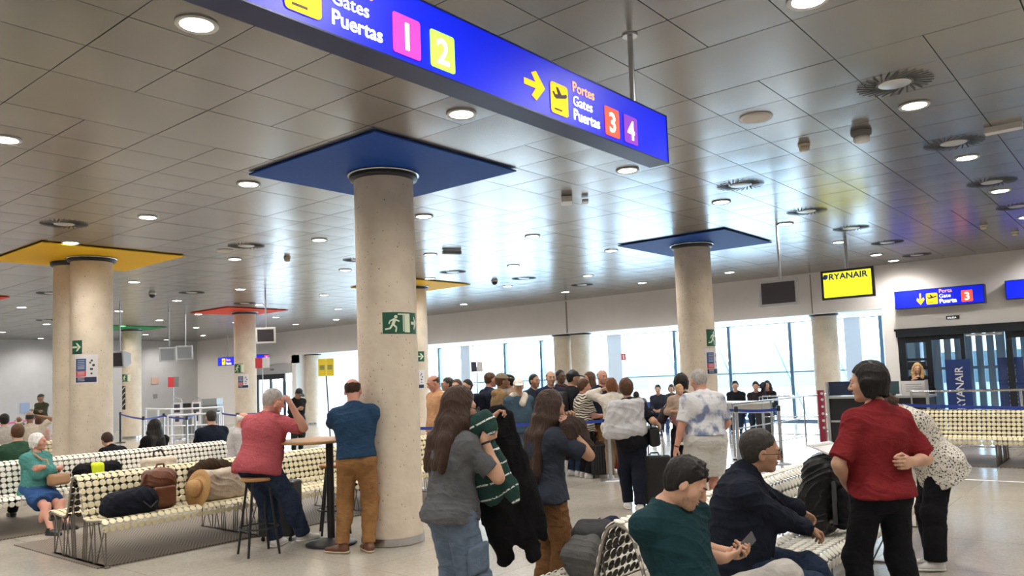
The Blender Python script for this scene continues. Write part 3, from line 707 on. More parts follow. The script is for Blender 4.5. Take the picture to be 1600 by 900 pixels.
# bulkhead over the window bay, its joints, and the solid wall with the gate doors
GY = 5.02       # right end of the window bay
LY = 28.2       # left end of it
b = MB(); b.box((WALLX, -9, 2.96), (WALLX+.18, LEFTY, CEIL+.2)); struct('wall_bulkhead', b, grey_wall)
b = MB(); b.box((WALLX-.004, 14.10, 2.97), (WALLX+.01, 14.16, CEIL-.03)); b.box((WALLX-.004, 21.6, 2.97), (WALLX+.01, 21.63, CEIL-.03)); b.box((WALLX-.004, 6.62, 2.97), (WALLX+.01, 6.65, CEIL-.03))
struct('trim_1', b, mat('joint_grey', (.30, .29, .28), .8))
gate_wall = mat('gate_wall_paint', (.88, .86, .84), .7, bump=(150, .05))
DY0, DY1, DZ = 1.45, 4.72, 2.42      # doorway of gate 3
b = MB(); b.box((WALLX, DY1, 0), (WALLX+.18, GY, 2.96)); b.box((WALLX, -9, 0), (WALLX+.18, DY0, 2.96)); b.box((WALLX, DY0, DZ), (WALLX+.18, DY1, 2.96)); b.box((WALLX+.18, GY-.12, 0), (GLASSX, GY, 3.1))
struct('wall_gate', b, gate_wall)
b = MB(); b.box((WALLX, 31.3, 0), (WALLX+.18, LEFTY, 2.96)); b.box((WALLX, LY, 2.62), (WALLX+.18, 31.3, 2.96)); b.box((WALLX, LY, 0), (WALLX+.18, 28.5, 2.96)); b.box((WALLX+.18, LY-.0, 0), (GLASSX, LY+.12, 3.1))
struct('wall_far_gate', b, gate_wall)
# soffit of the bay
struct('ceiling_bay', MB().box((WALLX+.18, GY-.2, 3.0), (GLASSX+.3, LY+.2, 3.14)), mat('white_soffit', (.85, .86, .88), .5))

# --- window bay: mullions, transoms, panes
mull = mat('window_mullion', (.13, .20, .28), .4, metal=.4)
pil = mat('white_pilaster', (.72, .74, .80), .6)
glass = bpy.data.materials.new('window_glass'); glass.use_nodes = True
g_ = glass.node_tree; g_.nodes.clear(); go = g_.nodes.new('ShaderNodeOutputMaterial'); gm = g_.nodes.new('ShaderNodeMixShader'); gt = g_.nodes.new('ShaderNodeBsdfTransparent'); gg = g_.nodes.new('ShaderNodeBsdfGlossy')
gt.inputs[0].default_value = (.86, .96, 1, 1); gg.inputs['Roughness'].default_value = .02; gm.inputs[0].default_value = .07
g_.links.new(gt.outputs[0], gm.inputs[1]); g_.links.new(gg.outputs[0], gm.inputs[2]); g_.links.new(gm.outputs[0], go.inputs[0])
mull_y = [6.0, 8.55, 10.49, 12.39, 17.94, 19.72, 23.32, 25.4, 27.3]
pils = [(6.50, 6.95), (14.35, 14.92), (21.45, 21.95)]
edges = sorted([GY+.02]+mull_y+[q for p in pils for q in p]+[LY-.02])
wn = 0
for i in range(len(edges)-1):
    y0, y1 = edges[i], edges[i+1]
    if any(abs(y0-p[0]) < .01 for p in pils): continue
    wn += 1
    fr = MB()
    for (a, b_) in ((0.0, .10), (1.50, 1.535), (2.98, 3.04)): fr.box((GLASSX-.03, y0, a), (GLASSX+.03, y1, b_))
    for yy in (y0, y1):
        if yy in mull_y: fr.box((GLASSX-.10, yy-.05 if yy == y1 else yy, 0), (GLASSX+.03, yy if yy == y1 else yy+.05, 3.05))
    wf = struct('window_%d' % wn, fr, mull)
    p = MB(); p.add([(GLASSX, y0+.04, .08), (GLASSX, y1-.04, .08), (GLASSX, y1-.04, 3.0), (GLASSX, y0+.04, 3.0)], [(0, 1, 2, 3)])
    p.build('pane', glass, wf)
for k, (p0, p1) in enumerate(pils): struct('trim_%d' % (k+2), MB().box((GLASSX-.22, p0, 0), (GLASSX+.05, p1, 3.02)), pil)
struct('trim_9', MB().box((GLASSX-.3, GY, 3.04), (GLASSX-.02, LY, 3.10)), whitep)

# --- outside: apron, raking struts of the facade, a pale hall across the apron
struct('ground_outside', MB().box((GLASSX+.3, -60, -.5), (120, 140, -.1)), mat('apron_concrete', (.34, .42, .46), .9, noise=(.3, (.30, .38, .42), .4, .6)))
strut_m = mat('facade_strut', (.42, .60, .72), .5)
for i, y in enumerate([5.6, 7.4, 9.1, 11.0, 12.9, 16.3, 18.4, 20.2, 22.6, 24.6, 26.6]):
    tag(MB().tube([(GLASSX+.9, y+.75, 3.6), (GLASSX+.9, y-.75, -.3)], .045, 8).build('facade_strut', strut_m, origin=(GLASSX+.9, y, 0)),
        'pale blue raking steel strut outside the glass wall', 'strut', 'raking struts outside the window wall')
b = MB(); b.box((70, -30, -.3), (84, 120, 2.3)); struct('exterior_hall', b, mat('far_hall', (.13, .185, .20), .8))

# --- columns
conc = mat('pitted_concrete', (.72, .63, .51), .8, noise=(4.5, (.64, .55, .44), .35, .7))
def pitted(m):
    n = m.node_tree; b = n.nodes['Principled BSDF']; L = n.links.new; t = n.nodes.new('ShaderNodeTexCoord')
    v = n.nodes.new('ShaderNodeTexVoronoi'); v.inputs['Scale'].default_value = 17; L(t.outputs['Object'], v.inputs['Vector'])
    x = n.nodes.new('ShaderNodeTexNoise'); x.inputs['Scale'].default_value = 6; L(t.outputs['Object'], x.inputs['Vector'])
    a = n.nodes.new('ShaderNodeMath'); a.operation = 'MULTIPLY'; L(x.outputs['Fac'], a.inputs[0]); a.inputs[1].default_value = .22
    c = n.nodes.new('ShaderNodeMath'); c.operation = 'LESS_THAN'; L(v.outputs['Distance'], c.inputs[0]); L(a.outputs[0], c.inputs[1])
    r = [q for q in n.nodes if q.type == 'VALTORGB'][0]
    mx = n.nodes.new('ShaderNodeMixRGB'); L(c.outputs[0], mx.inputs[0]); L(r.outputs[0], mx.inputs[1]); mx.inputs[2].default_value = (.30, .25, .19, 1)
    L(mx.outputs[0], b.inputs['Base Color'])
    bu = n.nodes.new('ShaderNodeBump'); bu.inputs['Strength'].default_value = .35; bu.inputs['Distance'].default_value = .01; L(v.outputs['Distance'], bu.inputs['Height']); L(bu.outputs[0], b.inputs['Normal'])
pitted(conc)
R_COL = .322
def column(x, y, label, sqmat=None, sqlabel=None, r=R_COL, top=CEIL-.03, square=1.02, double=False):
    t = thing('column', label, 'column', (x, y, 0), 'round concrete columns')
    MB().lathe((x, y, 0), [(r, 0.0), (r, top-.06)], 64).build('shaft', conc, t)
    if double:
        MB().lathe((x-.02, y+.65, 0), [(r, 0.0), (r, top-.06)], 48).build('shaft', conc, t); MB().lathe((x-.02, y+.65, 0), [(r+.004, top-.075), (r+.045, top-.06), (r+.05, top)], 48).build('collar', darkmetal, t)
    MB().lathe((x, y, 0), [(r+.012, .01), (r+.012, .085)], 64).build('base_band', steel, t)
    MB().lathe((x, y, 0), [(r+.004, top-.075), (r+.045, top-.06), (r+.05, top-.045), (r+.05, top-.02)], 64).build('collar', darkmetal, t)
    MB().lathe((x, y, 0), [(r+.05, top-.02), (r+.075, top-.012), (r+.06, top)], 64).build('collar_trim', steel, t)
    if sqmat:
        h = square; sx = min(COLX, key=lambda q: abs(q-x)); sy = min(COLY, key=lambda q: abs(q-y)); sx += .07*(sx < 8)
        o = MB().box((sx-h, sy-h, CEIL-.028), (sx+h, sy+h, CEIL-.012))
        o = o.build('ceiling_square', sqmat, origin=(x, y, CEIL-.02)); tag(o, sqlabel, 'ceiling panel', 'painted ceiling squares around the columns')
    return t
sqc = {'blue': mat('square_blue', (.012, .070, .36), .6, spec=.2, noise=(30, (.014, .078, .39), .4, .6)), 'yellow': mat('square_yellow', (.95, .56, .015), .6, spec=.2), 'red': mat('square_red', (.80, .07, .03), .6, spec=.2), 'green': mat('square_green', (.03, .34, .12), .6, spec=.2)}
column(5.74, 6.46, 'nearest round concrete column, with the man in the blue shirt leaning on it', sqc['blue'], 'large dark blue ceiling square over the nearest column')
column(13.1, 6.45, 'round concrete column under the smaller blue ceiling square, behind the tie-dye shirt man', sqc['blue'], 'slate blue ceiling square in front of the window wall')
column(5.73, 13.84, 'thick round concrete column with a second column touching behind it, behind the benches', sqc['yellow'], 'large yellow ceiling square above the twin column', double=True, square=1.12)
column(13.2, 13.9, 'round concrete column under a yellow square, partly hidden by the nearest column', sqc['yellow'], 'yellow ceiling square half hidden behind the nearest column')
column(13.3, 21.4, 'round concrete column under the red ceiling square with a poster on it', sqc['red'], 'red ceiling square above the column beside the hanging monitor')
column(13.4, 29.0, 'farthest round concrete column, under the green ceiling square', sqc['green'], 'green ceiling square high above the barrier queue')
o = MB().box((5.62-1.02, 21.4-1.02, CEIL-.028), (5.62+1.02, 21.4+1.02, CEIL-.012)).build('ceiling_square', sqc['red'], origin=(5.62, 21.4, CEIL-.02)); tag(o, 'red ceiling square cut off by the left edge of the picture', 'ceiling panel', 'painted ceiling squares around the columns')
column(20.62, 6.6, 'plain round column in the window bay left of the gate door', r=.31, top=3.0)
column(20.62, 14.15, 'right column of the touching pair in the window bay', r=.31, top=3.0)
column(20.62, 14.85, 'left column of the touching pair in the window bay', r=.29, top=3.0)
column(20.62, 28.0, 'slim round column at the far left end of the windows', r=.31, top=3.0)

# --- herringbone floor gratings
def herring():
    m = bpy.data.materials.new('herringbone_grating'); m.use_nodes = True; n = m.node_tree; b = n.nodes['Principled BSDF']; L = n.links.new
    t = n.nodes.new('ShaderNodeTexCoord'); s = n.nodes.new('ShaderNodeSeparateXYZ'); L(t.outputs['Object'], s.inputs[0])
    def M(op, a, bb=None):
        q = n.nodes.new('ShaderNodeMath'); q.operation = op
        for i, z in enumerate((a, bb)):
            if z is None: continue
            if isinstance(z, (int, float)): q.inputs[i].default_value = z
            else: L(z, q.inputs[i])
        return q.outputs[0]
    zz = M('PINGPONG', s.outputs['X'], .20); d = M('ADD', s.outputs['Y'], M('MULTIPLY', zz, 1.6)); st = M('PINGPONG', d, .030); c = M('GREATER_THAN', st, .015)
    x = n.nodes.new('ShaderNodeTexNoise'); x.inputs['Scale'].default_value = 3; L(t.outputs['Object'], x.inputs['Vector'])
    mx = n.nodes.new('ShaderNodeMixRGB'); L(c, mx.inputs[0]); mx.inputs[1].default_value = (.085, .065, .05, 1); mx.inputs[2].default_value = (.24, .20, .165, 1)
    L(mx.outputs[0], b.inputs['Base Color']); b.inputs['Roughness'].default_value = .5
    return m
hm = herring()
tag(MB().box((3.4, 8.08, .001), (8.4, 10.25, .012)).build('floor_grating', hm, origin=(3.4, 8.08, 0)), 'dark herringbone floor grating under the near left bench', 'floor grating')
tag(MB().box((1.5, 10.75, .001), (6.8, 12.4, .012)).build('floor_grating', hm, origin=(1.5, 10.75, 0)), 'dark herringbone floor grating under the second left bench', 'floor grating')
tag(MB().box((14.3, -2.5, .001), (16.0, 4.3, .012)).build('floor_grating', hm, origin=(14.3, -2.5, 0)), 'dark floor grating below the far bench at the gate', 'floor grating')
tag(MB().box((12.72, 1.2, .0005), (12.79, 2.35, .003)).build('floor_line', mat('floor_line', (.8, .8, .78), .5), origin=(12.75, 1.8, 0)), 'short white line taped on the floor right of the spotted blouse', 'floor marking')

# --- ceiling fittings
emit_w = mat('lamp_glow', (1, .96, .88), emit=((1, .93, .80), 40))
rim_m = mat('lamp_rim', (.72, .72, .70), .35)
def make_light(x, y, lab, grp):
    t = thing('ceiling_light', lab, 'downlight', (x, y, CEIL), grp)
    MB().lathe((x, y, CEIL), [(.098, -.012), (.125, -.020), (.132, -.012), (.130, -.004)], 28).build('rim', rim_m, t)
    MB().lathe((x, y, CEIL), [(.0001, -.011), (.099, -.0135)], 28).build('lens', emit_w, t)
    ld = bpy.data.lights.new('bulb', 'SPOT'); ld.energy = LAMP_W; ld.color = (1, .945, .88); ld.spot_size = math.radians(162); ld.spot_blend = .85; ld.shadow_soft_size = .09
    o = bpy.data.objects.new('bulb', ld); C.objects.link(o); o.parent = t; o.location = (0, 0, -.05)
    return t
LAMP_W = 135
LXS = [-5.1, -2.6, 0, 2.5, 4.93, 7.68, 10.15, 12.55, 15.3, 17.8]; LYS = [-6, -1.6, 1.54, 4.52, 7.82, 10.2, 12.65, 16.5, 19.45, 22.75, 25.2, 27.9, 31.9, 35.1]
near_l = {(2.5, 4.52): 'large bright round downlight at the upper left, beside the hanging blue sign', (4.93, 4.52): 'round downlight just below the middle of the hanging blue sign', (2.5, 7.82): 'bright downlight at the left edge of the picture', (4.93, 7.82): 'downlight left of the nearest blue ceiling square',
          (7.68, 4.52): 'downlight under the right end of the hanging blue sign', (7.68, 1.54): 'downlight beside the nearest slotted air vent, upper right', (10.15, 1.54): 'downlight beside the second slotted vent at the right', (12.55, 1.54): 'downlight beside the third slotted vent, near the right edge',
          (4.93, 1.54): 'downlight cut off by the top edge at the right', (4.93, 10.2): 'downlight left of the nearest column, two bays before the yellow square', (4.93, 12.65): 'downlight touching the front edge of the yellow square', (7.68, 7.82): 'downlight just right of the nearest column top'}
L0 = None
for x in LXS+[19.2]:
    for y in LYS:
        if (x < 0 and y > 13) or (x > 19 and y > 5): continue
        lab = near_l.get((x, y)); g = None
        if lab is None: lab = 'small round recessed downlight in the ceiling grid'; g = 'round downlights spread over the ceiling'
        if L0 is None: L0 = make_light(x, y, lab, g); o = L0
        else: o = copy_tree(L0); o.location = (x, y, CEIL); o['label'] = lab
        if g: o['group'] = g
        elif 'group' in o: del o['group']
# round slotted vents
slot_m = mat('vent_slot', (.05, .05, .05), .7)
def make_vent(x, y, lab, grp):
    t = thing('air_vent', lab, 'air vent', (x, y, CEIL), grp); z = CEIL-.009
    MB().lathe((x, y, z), [(.0001, -.0015), (.115, -.002), (.125, .002)], 32).build('hub', mat('vent_plate', (.62, .62, .60), .35, metal=.6), t)
    s = MB()
    for k in range(28):
        a = 2*math.pi*k/28; d = np.array([math.cos(a), math.sin(a), 0]); e = unit(np.array([math.cos(a+.45), math.sin(a+.45), 0])); p = np.array([x, y, z])+d*.215
        s.obox(p, (e, np.cross(e, [0, 0, 1.]), (0, 0, 1)), (.080, .0058, .002))
    s.build('slots', slot_m, t)
    return t
VL = [(6.96, 1.53, 'nearest round slotted air vent in the ceiling, upper right'), (9.35, 1.53, 'second round slotted vent from the upper right'), (11.85, 1.54, 'third round slotted vent at the right'), (9.4, 3.92, 'bright slotted vent between the blue sign and the white speaker'), (4.32, 11.3, 'dark slotted vent above the yellow square'), (7.1, 11.35, 'slotted vent beside the round ceiling speaker on the left')]
VG = [(11.8, 3.92), (13.9, 3.9), (16.2, 3.9), (18.7, 3.93), (14.1, 1.52), (9.5, 11.45), (12.2, 11.6), (9.6, 17.7), (9.6, 26.4), (7.1, 19.3), (14.4, 11.4), (16.8, 11.4), (4.3, 19.3), (12, 19.3)]
V0 = None
for q in VL+[(a, b_, None) for a, b_ in VG]:
    lab = q[2] or 'small slotted air vent in the far part of the ceiling'; g = None if q[2] else 'slotted air vents in the far ceiling'
    if V0 is None: V0 = make_vent(q[0], q[1], lab, None); o = V0
    else: o = copy_tree(V0); o.location = (q[0], q[1], CEIL); o['label'] = lab
    if g: o['group'] = g
cream = mat('cream_plastic', (.62, .55, .44), .5)
for (x, y, lab) in ((6.95, 2.71, 'round cream ceiling speaker above the right column'), (7.08, 11.95, 'round white ceiling speaker beside a vent at the left')):
    t = thing('ceiling_speaker', lab, 'speaker', (x, y, CEIL)); MB().lathe((x, y, CEIL), [(.12, -.008), (.145, -.016), (.15, -.004)], 28).build('rim', whitep, t); MB().lathe((x, y, CEIL), [(.0001, -.014), (.121, -.012)], 28).build('grille', cream, t)
for (x, y, lab) in ((8.18, 2.70, 'small cream smoke detector right of the blue sign'), (8.31, 11.98, 'small smoke detector left of the nearest column'), (15.6, 2.2, 'tiny smoke detector near the gate signs'), (16.9, 1.9, 'cream detector where the ceiling meets the gate wall')):
    t = thing('smoke_detector', lab, 'smoke detector', (x, y, CEIL)); MB().lathe((x, y, CEIL), [(.035, -.075), (.05, -.065), (.055, -.035), (.04, -.03), (.062, -.022), (.062, -.005)], 20).build('body', cream, t)
t = thing('ceiling_beacon', 'dark grey and white beacon on the ceiling between two vents', 'beacon', (8.16, 2.13, CEIL)); MB().lathe((8.16, 2.13, CEIL), [(.08, -.05), (.095, -.04), (.1, -.005)], 24).build('base', mat('beacon_grey', (.14, .14, .14), .6), t); MB().lathe((8.16, 2.13, CEIL), [(.05, -.11), (.075, -.105), (.08, -.075), (.06, -.05)], 24).build('lens', whitep, t)
t = thing('wireless_unit', 'white box unit with a small bracket on the ceiling in the middle', 'ceiling box', (8.27, 5.79, CEIL))
MB().obox((8.27, 5.79, CEIL-.05), ((.8, .6, 0), (-.6, .8, 0), (0, 0, 1)), (.13, .07, .035)).build('housing', whitep, t); MB().obox((8.50, 5.66, CEIL-.045), ((.8, .6, 0), (-.6, .8, 0), (0, 0, 1)), (.07, .04, .018)).build('bracket', whitep, t)
for (x, y, lab) in ((8.93, 18.27, 'black and white dome camera under the far left ceiling'), (14.1, 12.05, 'small black dome camera in front of the bulkhead')):
    t = thing('dome_camera', lab, 'camera', (x, y, CEIL)); MB().lathe((x, y, CEIL), [(.07, -.04), (.08, -.03), (.085, -.005)], 20).build('housing', whitep, t); MB().lathe((x, y, CEIL-.04), [(.0001, -.075), (.04, -.065), (.065, -.035), (.072, 0)], 20).build('dome', black, t)
t = thing('emergency_lamp', 'slim grey emergency lamp on the ceiling right of the nearest column', 'emergency lamp', (10.13, 9.64, CEIL)); MB().obox((10.13, 9.64, CEIL-.04), ((.85, -.5, 0), (.5, .85, 0), (0, 0, 1)), (.17, .05, .03)).build('housing', mat('lamp_grey', (.25, .27, .27), .5), t)
t = thing('emergency_lamp', 'white emergency lamp on the ceiling at the right edge', 'emergency lamp', (9.0, 1.0, CEIL)); MB().obox((9.05, 1.04, CEIL-.03), ((0, 1, 0), (1, 0, 0), (0, 0, 1)), (.16, .06, .028)).build('housing', whitep, t)
# ================================================================== benches: rows of round cream pads on wire legs
pad_m = mat('cream_enamel', (.82, .74, .50), .32, spec=.5, noise=(6, (.77, .69, .45), .4, .7))
pad_w = mat('pale_enamel', (.80, .77, .68), .32, spec=.5)
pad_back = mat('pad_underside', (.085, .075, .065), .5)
wire_m = mat('bench_wire', (.20, .185, .165), .35, metal=.8)
def bench_profile():
    """(y, z, ny, nz) of every pad from the front roll over the seat up the back to the top"""
    pts = [(-.655, .375), (-.660, .415), (-.640, .448), (-.595, .462), (-.50, .452), (-.38, .438), (-.28, .432), (-.215, .445), (-.185, .49), (-.165, .55), (-.135, .66), (-.105, .76), (-.080, .815), (-.045, .845), (0, .855)]
    P = np.array(pts); 
    for _ in range(2):   # corner cutting to a smooth line
        Q = [P[0]]
        for i in range(len(P)-1): Q += [P[i]*.75+P[i+1]*.25, P[i]*.25+P[i+1]*.75]
        P = np.array(Q+[P[-1]])
    d = np.r_[0, np.cumsum(np.linalg.norm(np.diff(P, axis=0), axis=1))]
    n = int(round(d[-1]/.069)); st = d[-1]/n; out = []
    for k in range(n+1):
        q = min(k*st, d[-1]-1e-6); y, z = np.interp(q, d, P[:, 0]), np.interp(q, d, P[:, 1])
        y1, z1 = np.interp(min(q+.012, d[-1]), d, P[:, 0]), np.interp(min(q+.012, d[-1]), d, P[:, 1]); y0, z0 = np.interp(max(q-.012, 0), d, P[:, 0]), np.interp(max(q-.012, 0), d, P[:, 1])
        t = unit((y1-y0, z1-z0)); out.append((y, z, -t[1], t[0]))
    return out, st
PROF, PST = bench_profile()
NSEAT = sum(1 for p in PROF if p[1] < .47)
def pads(rows, x0, length, sides=(1, -1)):
    K = 12; nX = int(length/.069); V = []; F = []; M = []; n = 0
    q = np.arange(K)*2*math.pi/K; r = .0330; V0 = []
    for (rr, h) in ((.75*r, .0062), (r, .0035), (r, -.0030)): V0.append(np.stack([np.cos(q)*rr, np.sin(q)*rr, np.full(K, h)], 1))
    V0 = np.concatenate(V0)
    f0 = [tuple(range(K))] + [(K+k, K+(k+1) % K, (k+1) % K, k) for k in range(K)] + [(2*K+k, 2*K+(k+1) % K, K+(k+1) % K, K+k) for k in range(K)] + [tuple(range(2*K, 3*K))[::-1]]
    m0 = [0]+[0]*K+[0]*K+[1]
    for sd in sides:
        for (y, z, ny, nz) in rows:
            if sd == -1 and abs(y) < 1e-4: continue
            N = np.array([0, ny*sd, nz]); U = np.array([1., 0, 0]); W = np.cross(N, U)
            B = V0[:, :1]*U + V0[:, 1:2]*W + V0[:, 2:3]*N
            for i in range(nX):
                V.append(B + np.array([x0+.03+i*.069, y*sd, z])); F += [tuple(a+n for a in f) for f in f0]; M += m0; n += 3*K
    b = MB(); b.v = V; b.n = n; b.f = F; b.m = M; b.smooth = [False]*len(F); return b
def leg_frame(x):
    b = MB(); b.box((x-.022, -.66, .0), (x+.022, .66, .012))
    for sd in (1, -1):
        for (yb, yt, zt, dx) in ((.62, .60, .44, 0), (.60, .44, .43, .0), (.40, .62, .44, 0), (.38, .36, .42, 0), (.33, .24, .42, 0), (.22, .34, .42, 0), (.16, .20, .44, 0), (.12, .17, .55, 0), (.08, .14, .66, 0)):
            b.tube([(x+dx, yb*sd, .008), (x+dx, yt*sd, zt)], .0065, 6)
    return b
def arch(x):
    b = MB(); P = [(x, y, z-.012) for (y, z, ny, nz) in PROF]; P += [(x, -y, z-.012) for (y, z, ny, nz) in PROF[::-1][1:]]
    b.tube(P, .011, 6); return b
BL = 5.15
def make_bench(x, y, lab, pm, rot=0, length=BL, legs=(0.05, 1.73, 3.41, 5.10)):
    t = thing('bench', lab, 'bench', (x, y, 0)); t['_o'] = [0, 0, 0]
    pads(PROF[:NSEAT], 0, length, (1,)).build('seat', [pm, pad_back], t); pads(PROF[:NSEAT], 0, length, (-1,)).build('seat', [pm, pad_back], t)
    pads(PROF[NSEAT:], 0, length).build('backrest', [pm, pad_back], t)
    r = MB()
    for (yy, zz, ny, nz) in PROF:
        for sd in (1, -1):
            r.tube([(0.01, (yy-ny*.006)*sd, zz-nz*.006), (length-.03, (yy-ny*.006)*sd, zz-nz*.006)], .0035, 4)
    r.build('wire_rods', wire_m, t)
    for lx in legs: leg_frame(lx).build('leg_frame', wire_m, t)
    for lx in (.012, length-.03): arch(lx).build('end_arch', mat('arch_grey', (.34, .31, .27), .4, metal=.5), t)
    t.rotation_euler = (0, 0, rot); return t
B1 = make_bench(3.42, 8.67, 'cream dotted double bench holding the brown rucksack and the straw hat', pad_m)
def bench_copy(src, x, y, lab, rot=0):
    t = copy_tree(src); t.location = (x, y, 0); t.rotation_euler = (0, 0, rot); t['label'] = lab; return t
B2 = make_bench(1.72, 11.62, 'pale dotted double bench on which the old woman in teal sits', pad_w)
bench_copy(B1, 1.6, 15.6, 'cream bench peeping out left of the twin column, behind the old woman')
B3 = bench_copy(B2, 3.85, 2.45, 'pale dotted double bench at the right with the two seated men')
bench_copy(B1, 14.95, -1.3, 'cream dotted bench standing across the view in front of the gate door', math.pi/2)

# ================================================================== the big hanging sign
sign_blue = mat('sign_blue_lit', (.0, .01, .5), .4, emit=((.0, .008, .50), 1.0))
sign_case = mat('sign_case', (.02, .03, .10), .35, metal=.3)
sw = mat('sign_white_lit', (1, 1, 1), emit=((1, 1, 1), 1.3)); so_ = mat('sign_orange_lit', (1, .5, .25), emit=((1, .42, .18), 1.1)); sy_ = mat('sign_yellow_lit', (1, .6, .02), emit=((1, .55, .0), 1.0))
spk = mat('sign_pink_lit', (1, .05, .4), emit=((.95, .02, .30), 1.0)); sgr = mat('sign_green_lit', (.4, .85, .1), emit=((.35, .80, .05), .95)); srd = mat('sign_red_lit', (1, .1, .05), emit=((.95, .07, .03), 1.0)); spu = mat('sign_purple_lit', (.2, .03, .4), emit=((.16, .02, .38), .9)); sbk = mat('sign_black', (.01, .01, .01), .5)
def rrect(w, h, r, n=4):
    P = []
    for (cx, cy, a0) in ((w-r, h-r, 0), (r, h-r, 90), (r, r, 180), (w-r, r, 270)):
        for k in range(n+1): a = math.radians(a0+90*k/n); P.append((cx+r*math.cos(a), cy+r*math.sin(a)))
    return P
PLANE = [(.12, .42), (.20, .42), (.30, .50), (.44, .52), (.30, .78), (.38, .80), (.60, .57), (.86, .66), (.90, .60), (.84, .54), (.34, .36), (.22, .36)]
def plane_icon(parent, o, u, w, sx, sz):
    """the departing aircraft pictogram on a yellow tile"""
    o = np.array(o, float); n = np.cross(u, w)
    MB().prism(rrect(sx, sz, .02*sz/.18), o, u, w, n*.003).build('pictogram_tile', sy_, parent)
    g = [(a*sx, b_*sz*.95+sz*.05) for a, b_ in [(.08, .66), (.16, .68), (.24, .60), (.40, .62), (.30, .86), (.42, .86), (.62, .64), (.90, .74), (.94, .66), (.86, .58), (.30, .46), (.20, .50)]]
    b = MB(); b.prism(g, o+n*.003, u, w, n*.002); b.prism([(sx*.18, sz*.12), (sx*.60, sz*.12), (sx*.60, sz*.17), (sx*.18, sz*.17)], o+n*.003, u, w, n*.002)
    b.build('pictogram', sbk, parent)
ARROW = [(0, .42), (.55, .42), (.34, .14), (.56, .02), (1.0, .52), (.58, 1.0), (.36, .90), (.56, .62), (0, .62)]
def number_tile(parent, o, u, w, sx, sz, m, dig):
    o = np.array(o, float); n = np.cross(u, w)
    MB().prism(rrect(sx, sz, .014*sz/.18), o, u, w, n*.003).build('gate_tile', m, parent)
    text_mesh('lettering', dig, o+np.array(u)*sx*.5+np.array(w)*sz*.16+n*.004, u, w, sz*.95, sw, parent, bold=.003*sz/.18, align='CENTER')
SY = 2.55
big = thing('hanging_sign', 'big lit blue hanging sign with gate numbers 1, 2, 3 and 4', 'sign', (2.9, SY, 3.138))
c_ = MB(); c_.box((.55, SY+.012, 3.138), (4.90, SY+.15, 3.478)); c_.box((.55, SY-.004, 3.138), (4.90, SY+.012, 3.146)); c_.box((.55, SY-.004, 3.470), (4.90, SY+.012, 3.478)); c_.box((4.892, SY-.004, 3.138), (4.90, SY+.012, 3.478))
c_.build('case', sign_case, big)
MB().box((.55, SY, 3.146), (4.892, SY+.011, 3.470)).build('face', sign_blue, big)
for px in (1.2, 4.59):
    MB().tube([(px, SY+.08, 3.478), (px, SY+.08, CEIL)], .019, 14).build('pole', alu, big); MB().lathe((px, SY+.08, CEIL), [(.052, -.014), (.055, -.002)], 20).build('ceiling_plate', steel, big)
ux, uz = np.array([1., 0, 0]), np.array([0, 0, 1.])
fy = SY-.004
o0 = lambda x, z: (x, fy, z)
# right block
MB().prism([(a*.185, b_*.17) for a, b_ in ARROW], o0(3.285, 3.205), ux, uz, (0, -.003, 0)).build('arrow', sy_, big)
plane_icon(big, o0(3.525, 3.178), ux, uz, .165, .180)
text_mesh('lettering', 'Portes', o0(3.745, 3.355), ux, uz, .088, so_, big, bold=.0006)
text_mesh('lettering', 'Gates', o0(3.745, 3.272), ux, uz, .088, sw, big)
text_mesh('lettering', 'Puertas', o0(3.745, 3.188), ux, uz, .093, sw, big, bold=.0012)
number_tile(big, o0(4.085, 3.172), ux, uz, .165, .182, srd, '3'); number_tile(big, o0(4.31, 3.172), ux, uz, .165, .182, spu, '4')
# left block
plane_icon(big, o0(1.775, 3.178), ux, uz, .175, .185)
text_mesh('lettering', 'Portes', o0(2.00, 3.362), ux, uz, .088, so_, big, bold=.0006)
text_mesh('lettering', 'Gates', o0(2.00, 3.276), ux, uz, .088, sw, big)
text_mesh('lettering', 'Puertas', o0(2.00, 3.188), ux, uz, .093, sw, big, bold=.0012)
number_tile(big, o0(2.34, 3.172), ux, uz, .170, .186, spk, '1'); number_tile(big, o0(2.575, 3.172), ux, uz, .165, .182, sgr, '2')

# ---- lit blue gate signs on the bulkhead (read facing -X: text runs along -Y)
um = np.array([0, -1., 0])
def gate_sign(y0, y1, z0, z1, lab, x=19.62, content=None):
    t = thing('gate_sign', lab, 'sign', (x, (y0+y1)/2, z0))
    MB().box((x, y0, z0), (x+.26, y1, z1)).build('case', sign_case, t); MB().box((x-.006, y0+.015, z0+.015), (x, y1-.015, z1-.015)).build('face', sign_blue, t)
    if content: content(t, x-.007)
    return t
def gate3(t, x):
    Z = 2.955
    MB().prism([(.17-b_*.17, .26-a*.26) for a, b_ in ARROW][::-1], (x, 4.20, Z), um, uz, (-.003, 0, 0)).build('arrow', sy_, t)
    plane_icon(t, (x, 4.00, Z), um, uz, .23, .25)
    text_mesh('lettering', 'Porta', (x, 3.74, Z+.24), um, uz, .12, so_, t, bold=.001); text_mesh('lettering', 'Gate', (x, 3.74, Z+.13), um, uz, .12, sw, t); text_mesh('lettering', 'Puerta', (x, 3.74, Z+.01), um, uz, .13, sw, t, bold=.004)
    number_tile(t, (x, 3.30, Z), um, uz, .22, .25, srd, '3')
gate_sign(2.86, 4.66, 2.90, 3.31, 'lit blue sign for gate 3 over the dark glass door', content=gate3)
gate_sign(-.6, 2.47, 2.93, 3.33, 'second lit blue gate sign cut by the right edge', content=lambda t, x: number_tile(t, (x, .6, 2.98), um, uz, .22, .25, spu, '4'))
